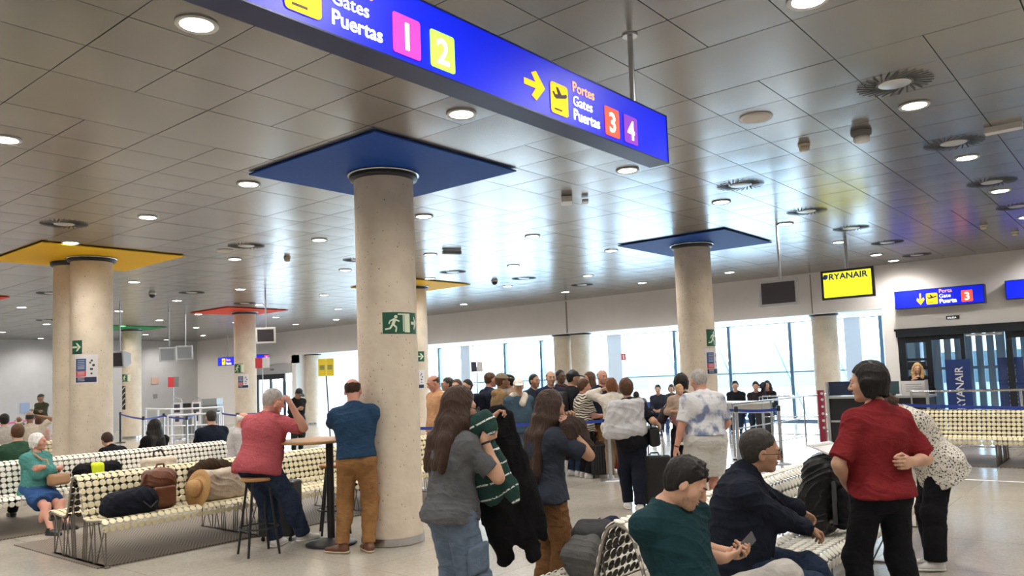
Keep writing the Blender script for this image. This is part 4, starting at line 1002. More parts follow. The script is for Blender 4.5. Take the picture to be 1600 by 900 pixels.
def gate_far(t, x):
    Y1 = float(atX(352, 556, 18.6)[1])+.25; Y2 = float(atX(404, 553, 18.6)[1])+.1
    plane_icon(t, (x, Y1, 2.69), um, uz, .26, .27); text_mesh('lettering', 'Porta', (x, Y1-.34, 2.84), um, uz, .15, so_, t, bold=.001); text_mesh('lettering', 'Puerta', (x, Y1-.34, 2.69), um, uz, .15, sw, t, bold=.002)
    text_mesh('lettering', 'Gate', (x, Y2, 2.76), um, uz, .17, sw, t, bold=.002); number_tile(t, (x, Y2-.55, 2.69), um, uz, .26, .27, spk, '1')
gf = gate_sign(28.6, 32.1, 2.66, 3.02, 'small lit blue sign over the far left exit, crossed by the red square column', x=18.6, content=gate_far)
b = MB()
for yy in (29.2, 31.5): b.tube([(18.73, yy, 3.02), (18.73, yy, CEIL)], .02, 8)
b.build('hanger', alu, gf)
s_ = thing('wall_sign', 'small black and white plate above the gate door', 'sign', (19.89, 3.55, 2.63)); MB().box((19.87, 3.42, 2.60), (19.898, 3.68, 2.68)).build('plate', black, s_); text_mesh('lettering', 'SALIDA', (19.866, 3.655, 2.618), um, uz, .055, sw, s_)

# ================================================================== hanging monitors
scr_dark = mat('screen_off', (.055, .05, .06), .25)
case_g = mat('monitor_case_grey', (.42, .42, .44), .5)
def monitor(c, w, h, d, facing, lab, pole, casem=case_g, scr=scr_dark, tilt=0, front=True):
    c = np.array(c, float); n = np.array([math.cos(math.radians(facing)), math.sin(math.radians(facing)), 0.]); s = np.array([-n[1], n[0], 0]); ti = math.radians(tilt)
    n2 = unit(n*math.cos(ti)-uz*math.sin(ti)); up = np.cross(n2, s); 
    t = thing('monitor', lab, 'monitor', (c[0], c[1], c[2]-h/2))
    b = MB()
    for (dx, dz, hw, hh) in ((0, h/2-.02, w/2, .02), (0, -h/2+.02, w/2, .02), (w/2-.02, 0, .02, h/2-.04), (-w/2+.02, 0, .02, h/2-.04)): b.obox(c+s*dx+up*dz-n2*.015, (n2, s, up), (.03, hw, hh))
    k = [(-w/2, -h/2), (w/2, -h/2), (w/2, h/2), (-w/2, h/2)]; kk = .62
    V = [c-n2*.04+s*a+up*q for a, q in k]+[c-n2*d+s*a*kk+up*q*kk for a, q in k]; b.add(V, [(0, 1, 2, 3)[::1], (7, 6, 5, 4)]+[((i+1) % 4, i, i+4, (i+1) % 4+4) for i in range(4)])
    b.build('case', casem, t)
    MB().obox(c+n2*.002, (n2, s, up), (.006, w/2-.035, h/2-.035)).build('screen', scr, t)
    pc = c-n2*(d*.35); MB().tube([pc+uz*h*.3, (pc[0], pc[1], CEIL)], pole, 10).build('pole', alu, t)
    return t, n2, s, up
monitor((12.4, 4.65, 2.87), .62, .42, .38, 182, 'grey hanging monitor, switched off, left of the yellow screen', .022)
yel = mat('screen_yellow_lit', (.9, .85, .02), emit=((.88, .86, .03), 1.0)); navt = mat('screen_navy', (.01, .03, .12), .5, emit=((.01, .03, .12), .6))
t, n2, s2, up2 = monitor((14.9, 4.31, 3.15), .92, .54, .10, 180, 'bright yellow hanging screen of the airline with navy lettering', .03, casem=black, scr=yel)
text_mesh('lettering', 'RYANAIR', (14.884, 4.63, 3.245), um, uz, .155, navt, t, bold=.004, stretch=1.05)
MB().prism([(0, .02), (.05, 0), (.09, .03), (.095, .09), (.03, .10), (.01, .07)], (14.886, 4.735, 3.25), um, uz, (-.002, 0, 0)).build('emblem', navt, t)
b = MB()
for zz in (3.18, 3.13, 3.07, 3.03): b.box((14.887, 4.05+(zz*37 % .12), zz), (14.889, 4.55-(zz*53 % .1), zz+.006))
b.build('lettering', mat('screen_line', (.45, .45, .05), emit=((.5, .5, .05), .6)), t)
def mon_px(px, py, D, w, h, facing, lab, casem=case_g, scr=scr_dark, tilt=8): monitor(atD(px, py, D), w, h, .34, facing, lab, .02, casem, scr, tilt)
light_g = mat('monitor_case_pale', (.55, .58, .62), .5)
mon_px(262, 554, 23, .48, .42, 225, 'left one of the twin pale monitors hanging at the far wall', light_g, mat('screen_grey', (.30, .34, .38), .4))
mon_px(288, 551, 24, .48, .42, 225, 'right one of the twin pale monitors hanging at the far wall', light_g, mat('screen_grey', (.30, .34, .38), .4))
mon_px(415, 524, 19, .46, .38, 232, 'white cased dark monitor hanging beside the red square column', whitep, scr_dark, 12)
mon_px(182, 562, 21, .50, .44, 200, 'grey monitor half hidden by the twin column', case_g, scr_dark, 6)

# ================================================================== exit signs and posters on the columns (curved plates)
ex_g = mat('exit_green', (.012, .09, .05), .4); ex_w = mat('exit_glow_white', (.72, .80, .62), .5)
def curved(cx, cy, r, a0, a1, z0, z1, m, parent, name, th=.004):
    """plate following a column; angles in degrees"""
    n = max(2, int((a1-a0)/4)+1); V = []; Fc = []
    for k in range(n+1):
        a = math.radians(a0+(a1-a0)*k/n); c, s = math.cos(a), math.sin(a)
        V += [(cx+r*c, cy+r*s, z0), (cx+r*c, cy+r*s, z1), (cx+(r+th)*c, cy+(r+th)*s, z0), (cx+(r+th)*c, cy+(r+th)*s, z1)]
    for k in range(n):
        i = 4*k; j = i+4; Fc += [(i+2, j+2, j+3, i+3), (i, i+1, j+1, j), (i+1, i+3, j+3, j+1), (i, j, j+2, i+2)]
    Fc += [(0, 2, 3, 1), (4*n, 4*n+1, 4*n+3, 4*n+2)]
    return MB().add(V, Fc).build(name, m, parent)
def wrap(cx, cy, r, amid, polys, z0, m, parent, name, th=.0025):
    """flat drawing (metres, x to the right as seen from outside) wrapped round a column"""
    b = MB(); cells = []
    for P in polys:      # slice every shape into narrow strips so that it follows the curve
        x0, x1 = min(p[0] for p in P), max(p[0] for p in P); ns = max(1, int(math.ceil((x1-x0)/.045)))
        for k in range(ns):
            Q = list(P)
            for (lim, sg) in ((x0+(x1-x0)*k/ns, 1), (x0+(x1-x0)*(k+1)/ns, -1)):
                if ns == 1: break
                R_ = []
                for i in range(len(Q)):
                    p, q = Q[i], Q[(i+1) % len(Q)]; dp, dq = (p[0]-lim)*sg, (q[0]-lim)*sg
                    if dp >= 0: R_.append(p)
                    if (dp > 0 and dq < 0) or (dp < 0 and dq > 0): t_ = dp/(dp-dq); R_.append((p[0]+(q[0]-p[0])*t_, p[1]+(q[1]-p[1])*t_))
                Q = R_
                if len(Q) < 3: break
            if len(Q) >= 3: cells.append(Q)
    for P in cells:
        V = []; n = len(P)
        for rr in (r, r+th):
            for (x, z) in P: a = amid + x/r; V.append((cx+rr*math.cos(a), cy+rr*math.sin(a), z0+z))
        b.add(V, [tuple(range(n))[::-1], tuple(range(n, 2*n))]+[(k, (k+1) % n, n+(k+1) % n, n+k) for k in range(n)])
    return b.build(name, m, parent)
def rect(x0, z0, x1, z1): return [(x0, z0), (x1, z0), (x1, z1), (x0, z1)]
def stroke(p, q, w):
    p = np.array(p); q = np.array(q); d = unit(q-p); n = np.array([-d[1], d[0]])*w/2; return [tuple(p-n), tuple(q-n), tuple(q+n), tuple(p+n)]
def disc2(c, r, n=12): return [(c[0]+r*math.cos(2*math.pi*k/n), c[1]+r*math.sin(2*math.pi*k/n)) for k in range(n)]
def runner(h):
    q = h
    return [disc2((.60*q, .83*q), .085*q), stroke((.56*q, .74*q), (.44*q, .44*q), .15*q), stroke((.54*q, .70*q), (.78*q, .60*q), .07*q), stroke((.50*q, .72*q), (.30*q, .62*q), .07*q), stroke((.30*q, .62*q), (.25*q, .48*q), .06*q), stroke((.46*q, .46*q), (.62*q, .30*q), .09*q), stroke((.62*q, .30*q), (.58*q, .08*q), .075*q), stroke((.44*q, .46*q), (.30*q, .26*q), .09*q), stroke((.32*q, .26*q), (.06*q, .22*q), .075*q)]
def exit_sign(cx, cy, r, azc, z0, h, w, lab, run=True, arrow=True):
    """azc: direction (deg) in which the plate's middle faces"""
    amid = math.radians(azc); t = thing('exit_sign', lab, 'exit sign', (cx+r*math.cos(amid), cy+r*math.sin(amid), z0)); hw = w/2
    curved(cx, cy, r+.001, azc-math.degrees(hw/r), azc+math.degrees(hw/r), z0, z0+h, ex_g, t, 'plate')
    P = []; x = -hw+.04*h
    if run:
        P += [[(a+x, b_) for a, b_ in p] for p in runner(h*.95)]
        d = x+h*.92; P += [rect(d, .10*h, d+.045*h*1.2, .90*h), rect(d+.09*h, .06*h, d+.40*h, .92*h), rect(d-.25*h, .88*h, d+.40*h, .94*h)]; x = d+.5*h
    if arrow:
        aw = min(hw-.06*h-x, .8*h); ym = .5*h
        P += [rect(x, ym-.07*h, x+aw*.6, ym+.07*h), [(x+aw*.45, ym-.30*h), (x+aw*.62, ym-.30*h), (x+aw, ym), (x+aw*.72, ym)], [(x+aw*.72, ym), (x+aw, ym), (x+aw*.62, ym+.30*h), (x+aw*.45, ym+.30*h)]]
    wrap(cx, cy, r+.0052, amid, P, z0, ex_w, t, 'pictogram')
C1 = (5.74, 6.46); C2 = (13.1, 6.45); C3 = (5.73, 13.84); C5 = (13.3, 21.4); C6 = (13.4, 29.0); C4 = (13.2, 13.9)
exit_sign(*C1, R_COL, 258, 2.195, .225, .43, 'green running man exit sign with an arrow on the nearest column')
exit_sign(*C2, R_COL, 268, 2.10, .30, .34, 'dark green exit sign on the column behind the tie-dye shirt man', arrow=False)
exit_sign(*C3, R_COL, 205, 2.34, .225, .19, 'square green arrow sign on the twin column', run=False)
exit_sign(*C4, R_COL, 250, 2.14, .24, .22, 'small green arrow sign on the column behind the nearest one', run=False)
exit_sign(*C5, R_COL, 198, 2.12, .27, .34, 'green exit sign on the column with the red square', arrow=False)
exit_sign(*C6, R_COL, 200, 2.05, .27, .30, 'small green exit sign on the column with the green square', arrow=False)
pw = mat('poster_white', (.72, .71, .72), .5); pb = mat('poster_blue', (.035, .09, .26), .5); pr = mat('poster_red', (.62, .05, .06), .5); pn = mat('poster_navy', (.02, .03, .09), .5); plb = mat('poster_pale_blue', (.30, .40, .60), .5); pk = mat('poster_ink', (.05, .05, .08), .5)
def poster(cx, cy, r, azc, z0, w, h, lab):
    amid = math.radians(azc); t = thing('poster', lab, 'poster', (cx+r*math.cos(amid), cy+r*math.sin(amid), z0)); hw = w/2; R = r+.0052
    curved(cx, cy, r+.001, azc-math.degrees(hw/r), azc+math.degrees(hw/r), z0, z0+h, pw, t, 'sheet')
    wrap(cx, cy, R, amid, [rect(-hw+.02, .42*h, .02*w, .85*h)], z0, pb, t, 'blue_block'); wrap(cx, cy, R, amid, [rect(-hw+.02, .23*h, .02*w, .415*h)], z0, pr, t, 'red_block'); wrap(cx, cy, R, amid, [rect(-hw+.02, .03*h, hw-.02, .21*h)], z0, pn, t, 'navy_block')
    wrap(cx, cy, R+.003, amid, [rect(-hw+.05, z*h, -.04*w, (z+.014)*h) for z in (.50, .55, .60, .66, .72, .78, .28, .33, .37, .08, .13, .17)], z0, pw, t, 'lettering')
    wrap(cx, cy, R, amid, [disc2((.25*w, .78*h), .05*w), disc2((.32*w, .62*h), .06*w), rect(.18*w, .45*h, .30*w, .52*h), disc2((.24*w, .33*h), .045*w), rect(.15*w, .68*h, .22*w, .74*h)], z0, pk, t, 'pictures')
poster(*C3, R_COL, 232, 1.86, .36, .47, 'blue and red information poster on the twin column')
poster(*C2, R_COL, 262, 1.60, .36, .46, 'blue and red information poster behind the head of the tie-dye shirt man')
poster(*C5, R_COL, 225, 1.66, .34, .42, 'information poster on the column with the red square')
poster(*C4, R_COL, 240, 1.50, .30, .44, 'pale notice low on the column behind the nearest one')
t = thing('wall_panel', 'black panel with white slanting stripes on the green square column', 'sign', (C6[0]-.4, C6[1], 1.0)); curved(*C6, R_COL+.001, 172, 206, 1.05, 1.90, black, t, 'plate'); wrap(*C6, R_COL+.0055, math.radians(190), [stroke((-.08, .1+.2*k), (.08, .22+.2*k), .035) for k in range(4)], 1.05, pw, t, 'stripes')
# ================================================================== gate door, desk, barriers, far left corner
door_dark = mat('door_frame_dark', (.018, .022, .028), .35, metal=.3)
yp = lambda px, py=560, X=19.9: float(atX(px, py, X)[1])
g = MB(); fx = WALLX-.02
g.box((fx-.05, DY0-.02, DZ-.16), (WALLX+.1, DY1+.02, DZ)); g.box((fx-.06, DY0-.02, DZ-.02), (WALLX+.1, DY1+.05, DZ+.03))
for (a, b_) in ((DY1-.16, DY1), (4.02, 4.14), (3.36, 3.44), (2.46, 2.58), (DY0, DY0+.2)): g.box((fx, a, 0), (WALLX+.1, b_, DZ-.1))
for (y0, y1, zz) in ((4.14, 4.56, ((0, .12), (1.12, 1.18), (1.50, 1.58), (1.70, 1.76), (2.12, 2.3))), (3.44, 4.02, ((0, .1), (2.16, 2.3))), (2.58, 3.36, ((0, .1),)), (1.65, 2.46, ((0, .1), (2.12, 2.3)))):
    for (z0, z1) in zz: g.box((fx+.02, y0, z0), (WALLX+.06, y1, z1))
dr = struct('door_1', g, door_dark)
p = MB(); p.add([(WALLX+.04, DY0, .05), (WALLX+.04, DY1, .05), (WALLX+.04, DY1, 2.3), (WALLX+.04, DY0, 2.3)], [(0, 1, 2, 3)]); p.build('pane', glass, dr)
p = MB(); p.box((WALLX-.03, 2.62, 2.20), (WALLX-.02, 3.32, 2.25)); p.build('door_sticker', pw, dr)
p = MB(); p.box((WALLX-.06, 4.16, 1.56), (WALLX-.045, 4.54, 1.68)); p.build('notice_strip', black, dr)
# slatted gangway screen outside the gate
slat_w = mat('gangway_slat', (.52, .64, .78), .5)
b = MB()
for k in range(26):
    y = -.6+k*.235; b.box((22.4, y, 0), (22.5, y+(.15 if k % 3 else .19), 3.0))
b.box((22.38, -.8, 1.45), (22.46, 5.0, 1.52)); struct('exterior_screen', b, slat_w)
tint = bpy.data.materials.new('gangway_dimming_filter'); tint.use_nodes = True; tn = tint.node_tree; tn.nodes.clear(); to_ = tn.nodes.new('ShaderNodeOutputMaterial'); tt = tn.nodes.new('ShaderNodeBsdfTransparent'); tt.inputs[0].default_value = (.19, .24, .28, 1); tn.links.new(tt.outputs[0], to_.inputs[0])  # see-through filter that darkens the sky behind the slats
struct('exterior_dimming_pane', MB().add([(22.6, -9, 0), (22.6, GY-.12, 0), (22.6, GY-.12, 3.0), (22.6, -9, 3.0)], [(0, 1, 2, 3)]), tint)  # added pane, dims daylight through the gate door and its glare on the floor
struct('exterior_sky_blocker', MB().box((WALLX+.18, -9, 3.0), (GLASSX+.4, GY-.12, 3.15)), whitep)  # added slab, out of view; stops sky light leaking in from above
struct('exterior_floor', MB().box((WALLX+.1, -9, -.12), (GLASSX+.4, GY-.1, -.005)), mat('gangway_floor', (.5, .52, .55), .4))
b = MB(); b.box((22.7, .4, 0), (22.75, 1.3, 2.2)); struct('exterior_panel', b, mat('gangway_blue', (.12, .22, .40), .5))
# far left exit
g = MB(); g.box((WALLX-.04, 28.5, 2.2), (WALLX+.05, 31.3, 2.62))
gg = MB(); gg.box((WALLX-.06, 28.95, 1.98), (WALLX+.02, 31.3, 2.20))
for y in (28.95, 29.95, 30.95): gg.box((WALLX-.05, y, 0), (WALLX+.02, y+.12, 2.0))
df = struct('door_2', g, mat('exit_surround', (.50, .50, .52), .5)); gg.build('door_frame', door_dark, df)
p = MB(); p.add([(WALLX+.02, 28.5, .05), (WALLX+.02, 31.3, .05), (WALLX+.02, 31.3, 2.2), (WALLX+.02, 28.5, 2.2)], [(0, 1, 2, 3)]); p.build('pane', glass, df)
t = thing('notice', 'small square notice over the far left exit', 'notice', (19.85, 29.9, 2.4)); MB().box((19.84, 29.75, 2.36), (19.858, 30.0, 2.44)).build('plate', mat('notice_grey', (.2, .2, .2), .5), t)

# --- gate desk
dk = mat('desk_black', (.012, .013, .016), .35); dkn = mat('desk_navy', (.012, .022, .06), .4)
X0 = 16.6; ya, yb = yp(1296, 650, X0), yp(1452, 650, X0); ym = yp(1384, 650, X0)
t = thing('gate_desk', 'black gate desk with silver ledges in front of the dark glass door', 'desk', (X0, (ya+yb)/2, 0))
MB().box((X0, yb, .05), (X0+.6, ya, 1.0)).build('cabinet', dk, t); b = MB(); b.box((X0-.06, yb-.03, 1.0), (X0+.66, ya+.03, 1.045)); b.box((X0-.03, yb, .52), (X0, ya, .56)); b.build('ledge', alu, t)
b = MB(); [b.box((X0-.05, y-.025, 0), (X0-.005, y+.025, 1.34)) for y in (ya, yb)]; b.build('post', alu, t)
b = MB(); b.box((X0+.02, ym, 1.06), (X0+.06, ya-.02, 1.34)); b.build('screen_panel', dkn, t)
t = thing('desk_monitor', 'small monitor on the gate desk beside white papers', 'monitor', (X0+.2, yb+.7, 1.045)); MB().box((X0+.1, yb+.52, 1.07), (X0+.14, yb+.84, 1.32)).build('screen', mat('screen_teal', (.05, .09, .11), .3), t); MB().box((X0+.08, yb+.60, 1.045), (X0+.18, yb+.76, 1.075)).build('base', dk, t)
t = thing('paper_rack', 'white paper rack on the gate desk below the blonde agent', 'papers', (X0+.1, yb+.25, 1.045)); MB().box((X0+.04, yb+.04, 1.046), (X0+.10, yb+.46, 1.32)).build('sheet', pw, t)
b = MB(); [b.box((X0+.035, yb+.1, z), (X0+.04, yb+.38, z+.012)) for z in (1.12, 1.16, 1.20, 1.25)]; b.build('lettering', mat('ink_grey', (.3, .3, .32), .6), t)
def banner(px, lab):
    p = atD(px, 620, 17.6*.0+17.0); x, y = float(p[0]), float(p[1]); w = .24
    t = thing('roll_up_banner', lab, 'banner', (x, y, 0), None)
    MB().box((x, y-w, .06), (x+.02, y+w, 1.70)).build('sheet', mat('banner_navy', (.012, .035, .16), .5), t); MB().box((x-.08, y-w-.03, 0), (x+.12, y+w+.03, .06)).build('base', alu, t)
    text_mesh('lettering', 'RYANAIR', (x-.003, y-.09, .62), (0, 0, 1.), (0, 1., 0), .22, mat('banner_white', (.75, .76, .78), .5), t, bold=.002)
banner(1500, 'left navy roll-up banner of the airline behind the far bench'); banner(1583, 'right navy roll-up banner of the airline behind the far bench')

# --- barrier rails and belt posts
blue_belt = mat('belt_blue', (.015, .05, .32), .6)
def belt_post(x, y, m=alu, h=1.0, name='belt_post', lab='slim silver belt post in the queue lanes', grp='belt posts of the queue lanes'):
    t = thing(name, lab, 'barrier post', (x, y, 0), grp)
    MB().lathe((x, y, 0), [(.165, 0), (.165, .012), (.14, .022), (.03, .035)], 20).build('base', m, t); MB().tube([(x, y, .02), (x, y, h)], .03, 12).build('pole', m, t); MB().lathe((x, y, h-.08), [(.035, 0), (.038, .09), (.02, .10)], 14).build('head', black, t)
    return t
def belt(p, q, lab, m=blue_belt, z=.95, grp='blue belts of the queue lanes', sag=.02):
    p = np.array([p[0], p[1], z]); q = np.array([q[0], q[1], z]); n = 8; d = unit(q-p); nn = np.cross(d, uz)*.0015
    V = []
    for k in range(n+1):
        s = k/n; c = p+(q-p)*s-uz*sag*4*s*(1-s)
        for zz in (-.024, .024):
            for e in (-1, 1): V.append(c+uz*zz+nn*e)
    Fc = []
    for k in range(n): i = 4*k; j = i+4; Fc += [(i, j, j+2, i+2), (i+1, i+3, j+3, j+1), (i+2, j+2, j+3, i+3), (i, i+1, j+1, j)]
    Fc += [(0, 2, 3, 1), (4*n, 4*n+1, 4*n+3, 4*n+2)]
    tag(MB().add(V, Fc).build('belt', m, origin=p), lab, 'belt', grp)
def rail(P, lab, hs=(1.0, .52, .12), r=.02, m=steel, post_every=1.3, posts=None):
    t = thing('guard_rail', lab, 'railing', (P[0][0], P[0][1], 0))
    for i in range(len(P)-1):
        p, q = np.array(P[i], float), np.array(P[i+1], float)
        for h in hs: MB().tube([(p[0], p[1], h), (q[0], q[1], h)], r if h == hs[0] else r*.7, 8).build('bar', m, t)
        L = np.linalg.norm(q-p); n = max(1, int(L/post_every))
        for k in range(n+(i == len(P)-2)): c = p+(q-p)*k/n; MB().tube([(c[0], c[1], 0), (c[0], c[1], hs[0])], r, 8).build('post', m, t)
    return t
g2 = lambda px, py, D: tuple(float(v) for v in atD(px, py, D)[:2])
F2 = lambda px, py: tuple(float(v) for v in atZ(px, py, 0)[:2])
rail([g2(1144, 636, 15.2), g2(1300, 617, 19.0)], 'silver railing running from the tie-dye shirt man towards the gate desk')
rail([(18.3, 7.4), (18.2, 4.6)], 'grey railing with three bars by the window, left of the gate desk')
rail([(16.5, 3.75), (16.5, .2)], 'silver railing behind the far bench', hs=(1.12, .1))
bp = [g2(1150, 640, 14.0), F2(1222, 725), (14.6, 7.6)]
for q in bp: belt_post(*q)
belt(bp[0], bp[1], 'dark blue belt beside the tie-dye shirt man, right', grp=None); belt(bp[0], bp[2], 'blue belt stretching behind the tie-dye shirt man', grp=None)
t = thing('rubber_ramp', 'black rubber wedge lying on the floor in the middle of the queue lanes', 'floor wedge', (14.2, 6.1, 0)); MB().box((13.9, 5.9, 0), (14.35, 6.25, .03)).build('plate', black, t)
belt_post(14.6, 3.9, h=1.08, lab='silver belt post at the left end of the far bench', grp=None); belt_post(12.6, -.3, h=1.02, lab='silver belt post beyond the right edge, in front of the far bench', grp=None)
belt((14.6, 3.9), (12.6, -.3), 'long dark blue belt crossing in front of the far bench', z=.98, grp=None)
# queue belts in the middle, behind the people
qp = [g2(650, 655, 12.3), g2(856, 655, 12.4), g2(950, 655, 12.5), g2(640, 650, 16.0)]
for q in qp: belt_post(*q)
for a, b_ in ((0, 1), (1, 2), (0, 3)): belt(qp[a], qp[b_], 'blue belt drawn across the waiting queue')
# left queue lanes
lanes = [F2(188, 692), g2(224, 665, 21), g2(256, 668, 23), g2(292, 668, 20), g2(305, 660, 23.5), g2(342, 660, 24), g2(371, 655, 21)]
belt_post(*lanes[0], m=black, lab='black belt post left of the green square column', grp=None)
for q in lanes[1:]: belt_post(*q)
for i in range(len(lanes)-1): belt(lanes[i], lanes[i+1], 'blue belt of the lanes before the far left wall')
belt(lanes[6], g2(440, 650, 22), 'blue belt of the lanes before the far left wall', z=.98)
wh_rail = mat('white_rail', (.78, .80, .84), .35)
rail([g2(228, 637, 27), g2(268, 636, 25), g2(348, 634, 25)], 'white railing in front of the far desk', hs=(1.08, .55), r=.03, m=wh_rail)
rail([g2(262, 650, 22), g2(345, 648, 22.5)], 'second white railing nearer than the far desk', hs=(.98, .42), r=.03, m=wh_rail)
mag = mat('magenta_belt', (.55, .02, .16), .5); 
mp = [g2(-20, 660, 20), g2(25, 660, 22), g2(62, 660, 25)]
for q in mp: belt_post(*q, m=mag, lab='magenta belt post at the left edge', grp='magenta belt posts')
for i in (0, 1): belt(mp[i], mp[i+1], 'magenta belt at the left edge', m=mag, z=.97, grp='magenta belts')
belt(mp[2], g2(100, 655, 27), 'black belt leading from the magenta posts to the twin column', m=black, grp=None)
# far desk and the things round it
def D2(px, py, D): return atD(px, py, D)
p = D2(318, 640, 29); t = thing('information_desk', 'grey and black desk at the far left wall', 'desk', (p[0], p[1], 0))
fr_ = (unit((.634, -.773, 0)), unit((.773, .634, 0)), uz)
MB().obox((p[0], p[1], .55), fr_, (.62, .3, .55)).build('front', mat('desk_slate', (.16, .18, .19), .5), t); MB().obox((p[0]-.35*.634, p[1]+.35*.773, 1.08), fr_, (.40, .32, .10)).build('top', black, t); MB().obox((p[0]+.30*.634, p[1]-.30*.773, 1.20), fr_, (.30, .30, .12)).build('upper_counter', mat('desk_grey', (.28, .30, .30), .5), t)
for (px, lab) in ((277, 'left tall white framed totem beside the far desk'), (307, 'right tall white framed totem beside the far desk')):
    p = D2(px, 640, 27); t = thing('totem', lab, 'totem', (p[0], p[1], 0))
    pts = [p*[1, 1, 0]+fr_[0]*x+uz*z for x, z in ((-.17, .0), (-.17, 1.25), (-.12, 1.36), (0, 1.40), (.12, 1.36), (.17, 1.25), (.17, 0))]
    MB().tube(pts, .018, 6).build('frame', mat('totem_frame', (.35, .35, .37), .4), t); MB().obox(p*[1, 1, 0]+uz*.85, fr_, (.14, .02, .40)).build('panel', pw, t); MB().obox(p*[1, 1, 0]+uz*1.05-fr_[1]*.022, fr_, (.10, .004, .14)).build('picture', pk, t); MB().obox(p*[1, 1, 0]+uz*.72-fr_[1]*.022, fr_, (.07, .004, .12)).build('picture', pk, t)
    MB().obox(p*[1, 1, 0]+uz*.015, fr_, (.22, .16, .015)).build('base', alu, t)
p = D2(271, 597, 26.5); t = thing('stand_sign', 'red and grey square sign on a thin pole at the far left', 'sign', (p[0], p[1], 0))
MB().obox(p-fr_[0]*.08, fr_, (.10, .012, .17)).build('red_half', pr, t); MB().obox(p+fr_[0]*.10, fr_, (.08, .012, .17)).build('grey_half', mat('sign_grey', (.2, .19, .19), .5), t); MB().tube([(p[0], p[1], 0), (p[0], p[1], p[2])], .012, 6).build('pole', alu, t); MB().lathe((p[0], p[1], 0), [(.15, 0), (.15, .015), (.02, .02)], 14).build('base', alu, t)
p = D2(410, 567, 20); t = thing('stand_sign', 'red and white sign on a pole in front of the far exit', 'sign', (p[0], p[1], 0))
MB().obox(p-fr_[0]*.09, fr_, (.085, .012, .13)).build('red_half', pr, t); MB().obox(p+fr_[0]*.09, fr_, (.085, .012, .13)).build('white_half', pw, t); MB().tube([(p[0], p[1], 0), (p[0], p[1], p[2])], .014, 6).build('pole', alu, t); MB().lathe((p[0], p[1], 0), [(.15, 0), (.15, .015), (.02, .02)], 14).build('base', alu, t)
p = D2(509.5, 574, 15); t = thing('stand_sign', 'yellow double sign on a thin pole behind the man in the blue shirt', 'sign', (p[0], p[1], 0)); ysg = mat('yellow_card', (.80, .62, .03), .5)
MB().obox(p-fr_[0]*.075, fr_, (.072, .01, .165)).build('left_card', ysg, t); MB().obox(p+fr_[0]*.075, fr_, (.072, .01, .165)).build('right_card', ysg, t)
b = MB(); [b.obox(p+fr_[0]*x+uz*z-fr_[1]*.012, fr_, (.045, .003, .012)) for x in (-.075, .075) for z in (.03, .0, -.03)]; b.build('lettering', mat('print_grey', (.3, .3, .12), .6), t)
q = p+fr_[0]*.08; MB().tube([(q[0], q[1], .02), tuple(p-uz*.16)], .013, 6).build('pole', darkmetal, t); MB().lathe((q[0], q[1], 0), [(.17, 0), (.17, .015), (.02, .03)], 16).build('base', darkmetal, t)
p = D2(745, 573, 16); t = thing('stand_sign', 'small dark and white notice on a stand in front of the window', 'sign', (p[0], p[1], 0))
MB().obox(p-fr_[0]*.06, fr_, (.055, .01, .10)).build('dark_half', pk, t); MB().obox(p+fr_[0]*.06, fr_, (.06, .01, .10)).build('white_half', pw, t); MB().tube([(p[0], p[1], 0), tuple(p)], .01, 6).build('pole', alu, t); MB().lathe((p[0], p[1], 0), [(.15, 0), (.15, .015), (.02, .02)], 14).build('base', alu, t)
def wall_plate(px, py, w, h, m, lab, extra=None):
    p = atY(px, py, LEFTY-.012); t = thing('wall_notice', lab, 'notice', (p[0], LEFTY-.012, p[2])); MB().box((p[0]-w/2, LEFTY-.02, p[2]-h/2), (p[0]+w/2, LEFTY-.001, p[2]+h/2)).build('plate', m, t)
    if extra: extra(p, t)
red_s = mat('safety_red', (.62, .04, .02), .4)
wall_plate(242, 595, .35, .30, mat('pale_pink', (.62, .42, .34), .6), 'pale pink notice on the far left wall')
wall_plate(321, 593, .22, .34, red_s, 'small red fire sign on the far left wall', lambda p, t: MB().box((p[0]-.04, LEFTY-.024, p[2]-.1), (p[0]+.04, LEFTY-.021, p[2]+.1)).build('symbol', pw, t))
wall_plate(243, 619, .18, .2, mat('dim_grey', (.3, .28, .27), .6), 'little dark plate low on the far left wall')
wall_plate(39, 637, .35, .4, plb, 'small pale blue notice low on the left wall beside the standing guard')
for k, py in enumerate((597, 603.5, 609)): wall_plate(362, py, .34, .16, mat('strip_dark', (.06, .055, .05), .5), ('upper', 'middle', 'lower')[k]+' dark strip of three on the far wall beside the red square column')
p = atY(322, 611, LEFTY-.1); t = thing('fire_extinguisher', 'red fire extinguisher on the far left wall above the desk', 'fire extinguisher', (p[0], LEFTY-.1, p[2]-.25)); MB().lathe((p[0], LEFTY-.1, p[2]-.25), [(.08, 0), (.085, .05), (.085, .38), (.05, .46), (.025, .48)], 14).build('cylinder', red_s, t); MB().tube([(p[0], LEFTY-.1, p[2]+.23), (p[0], LEFTY-.1, p[2]+.28), (p[0]-.08, LEFTY-.1, p[2]+.26), (p[0]-.1, LEFTY-.1, p[2]+.05)], .015, 6).build('hose', black, t)
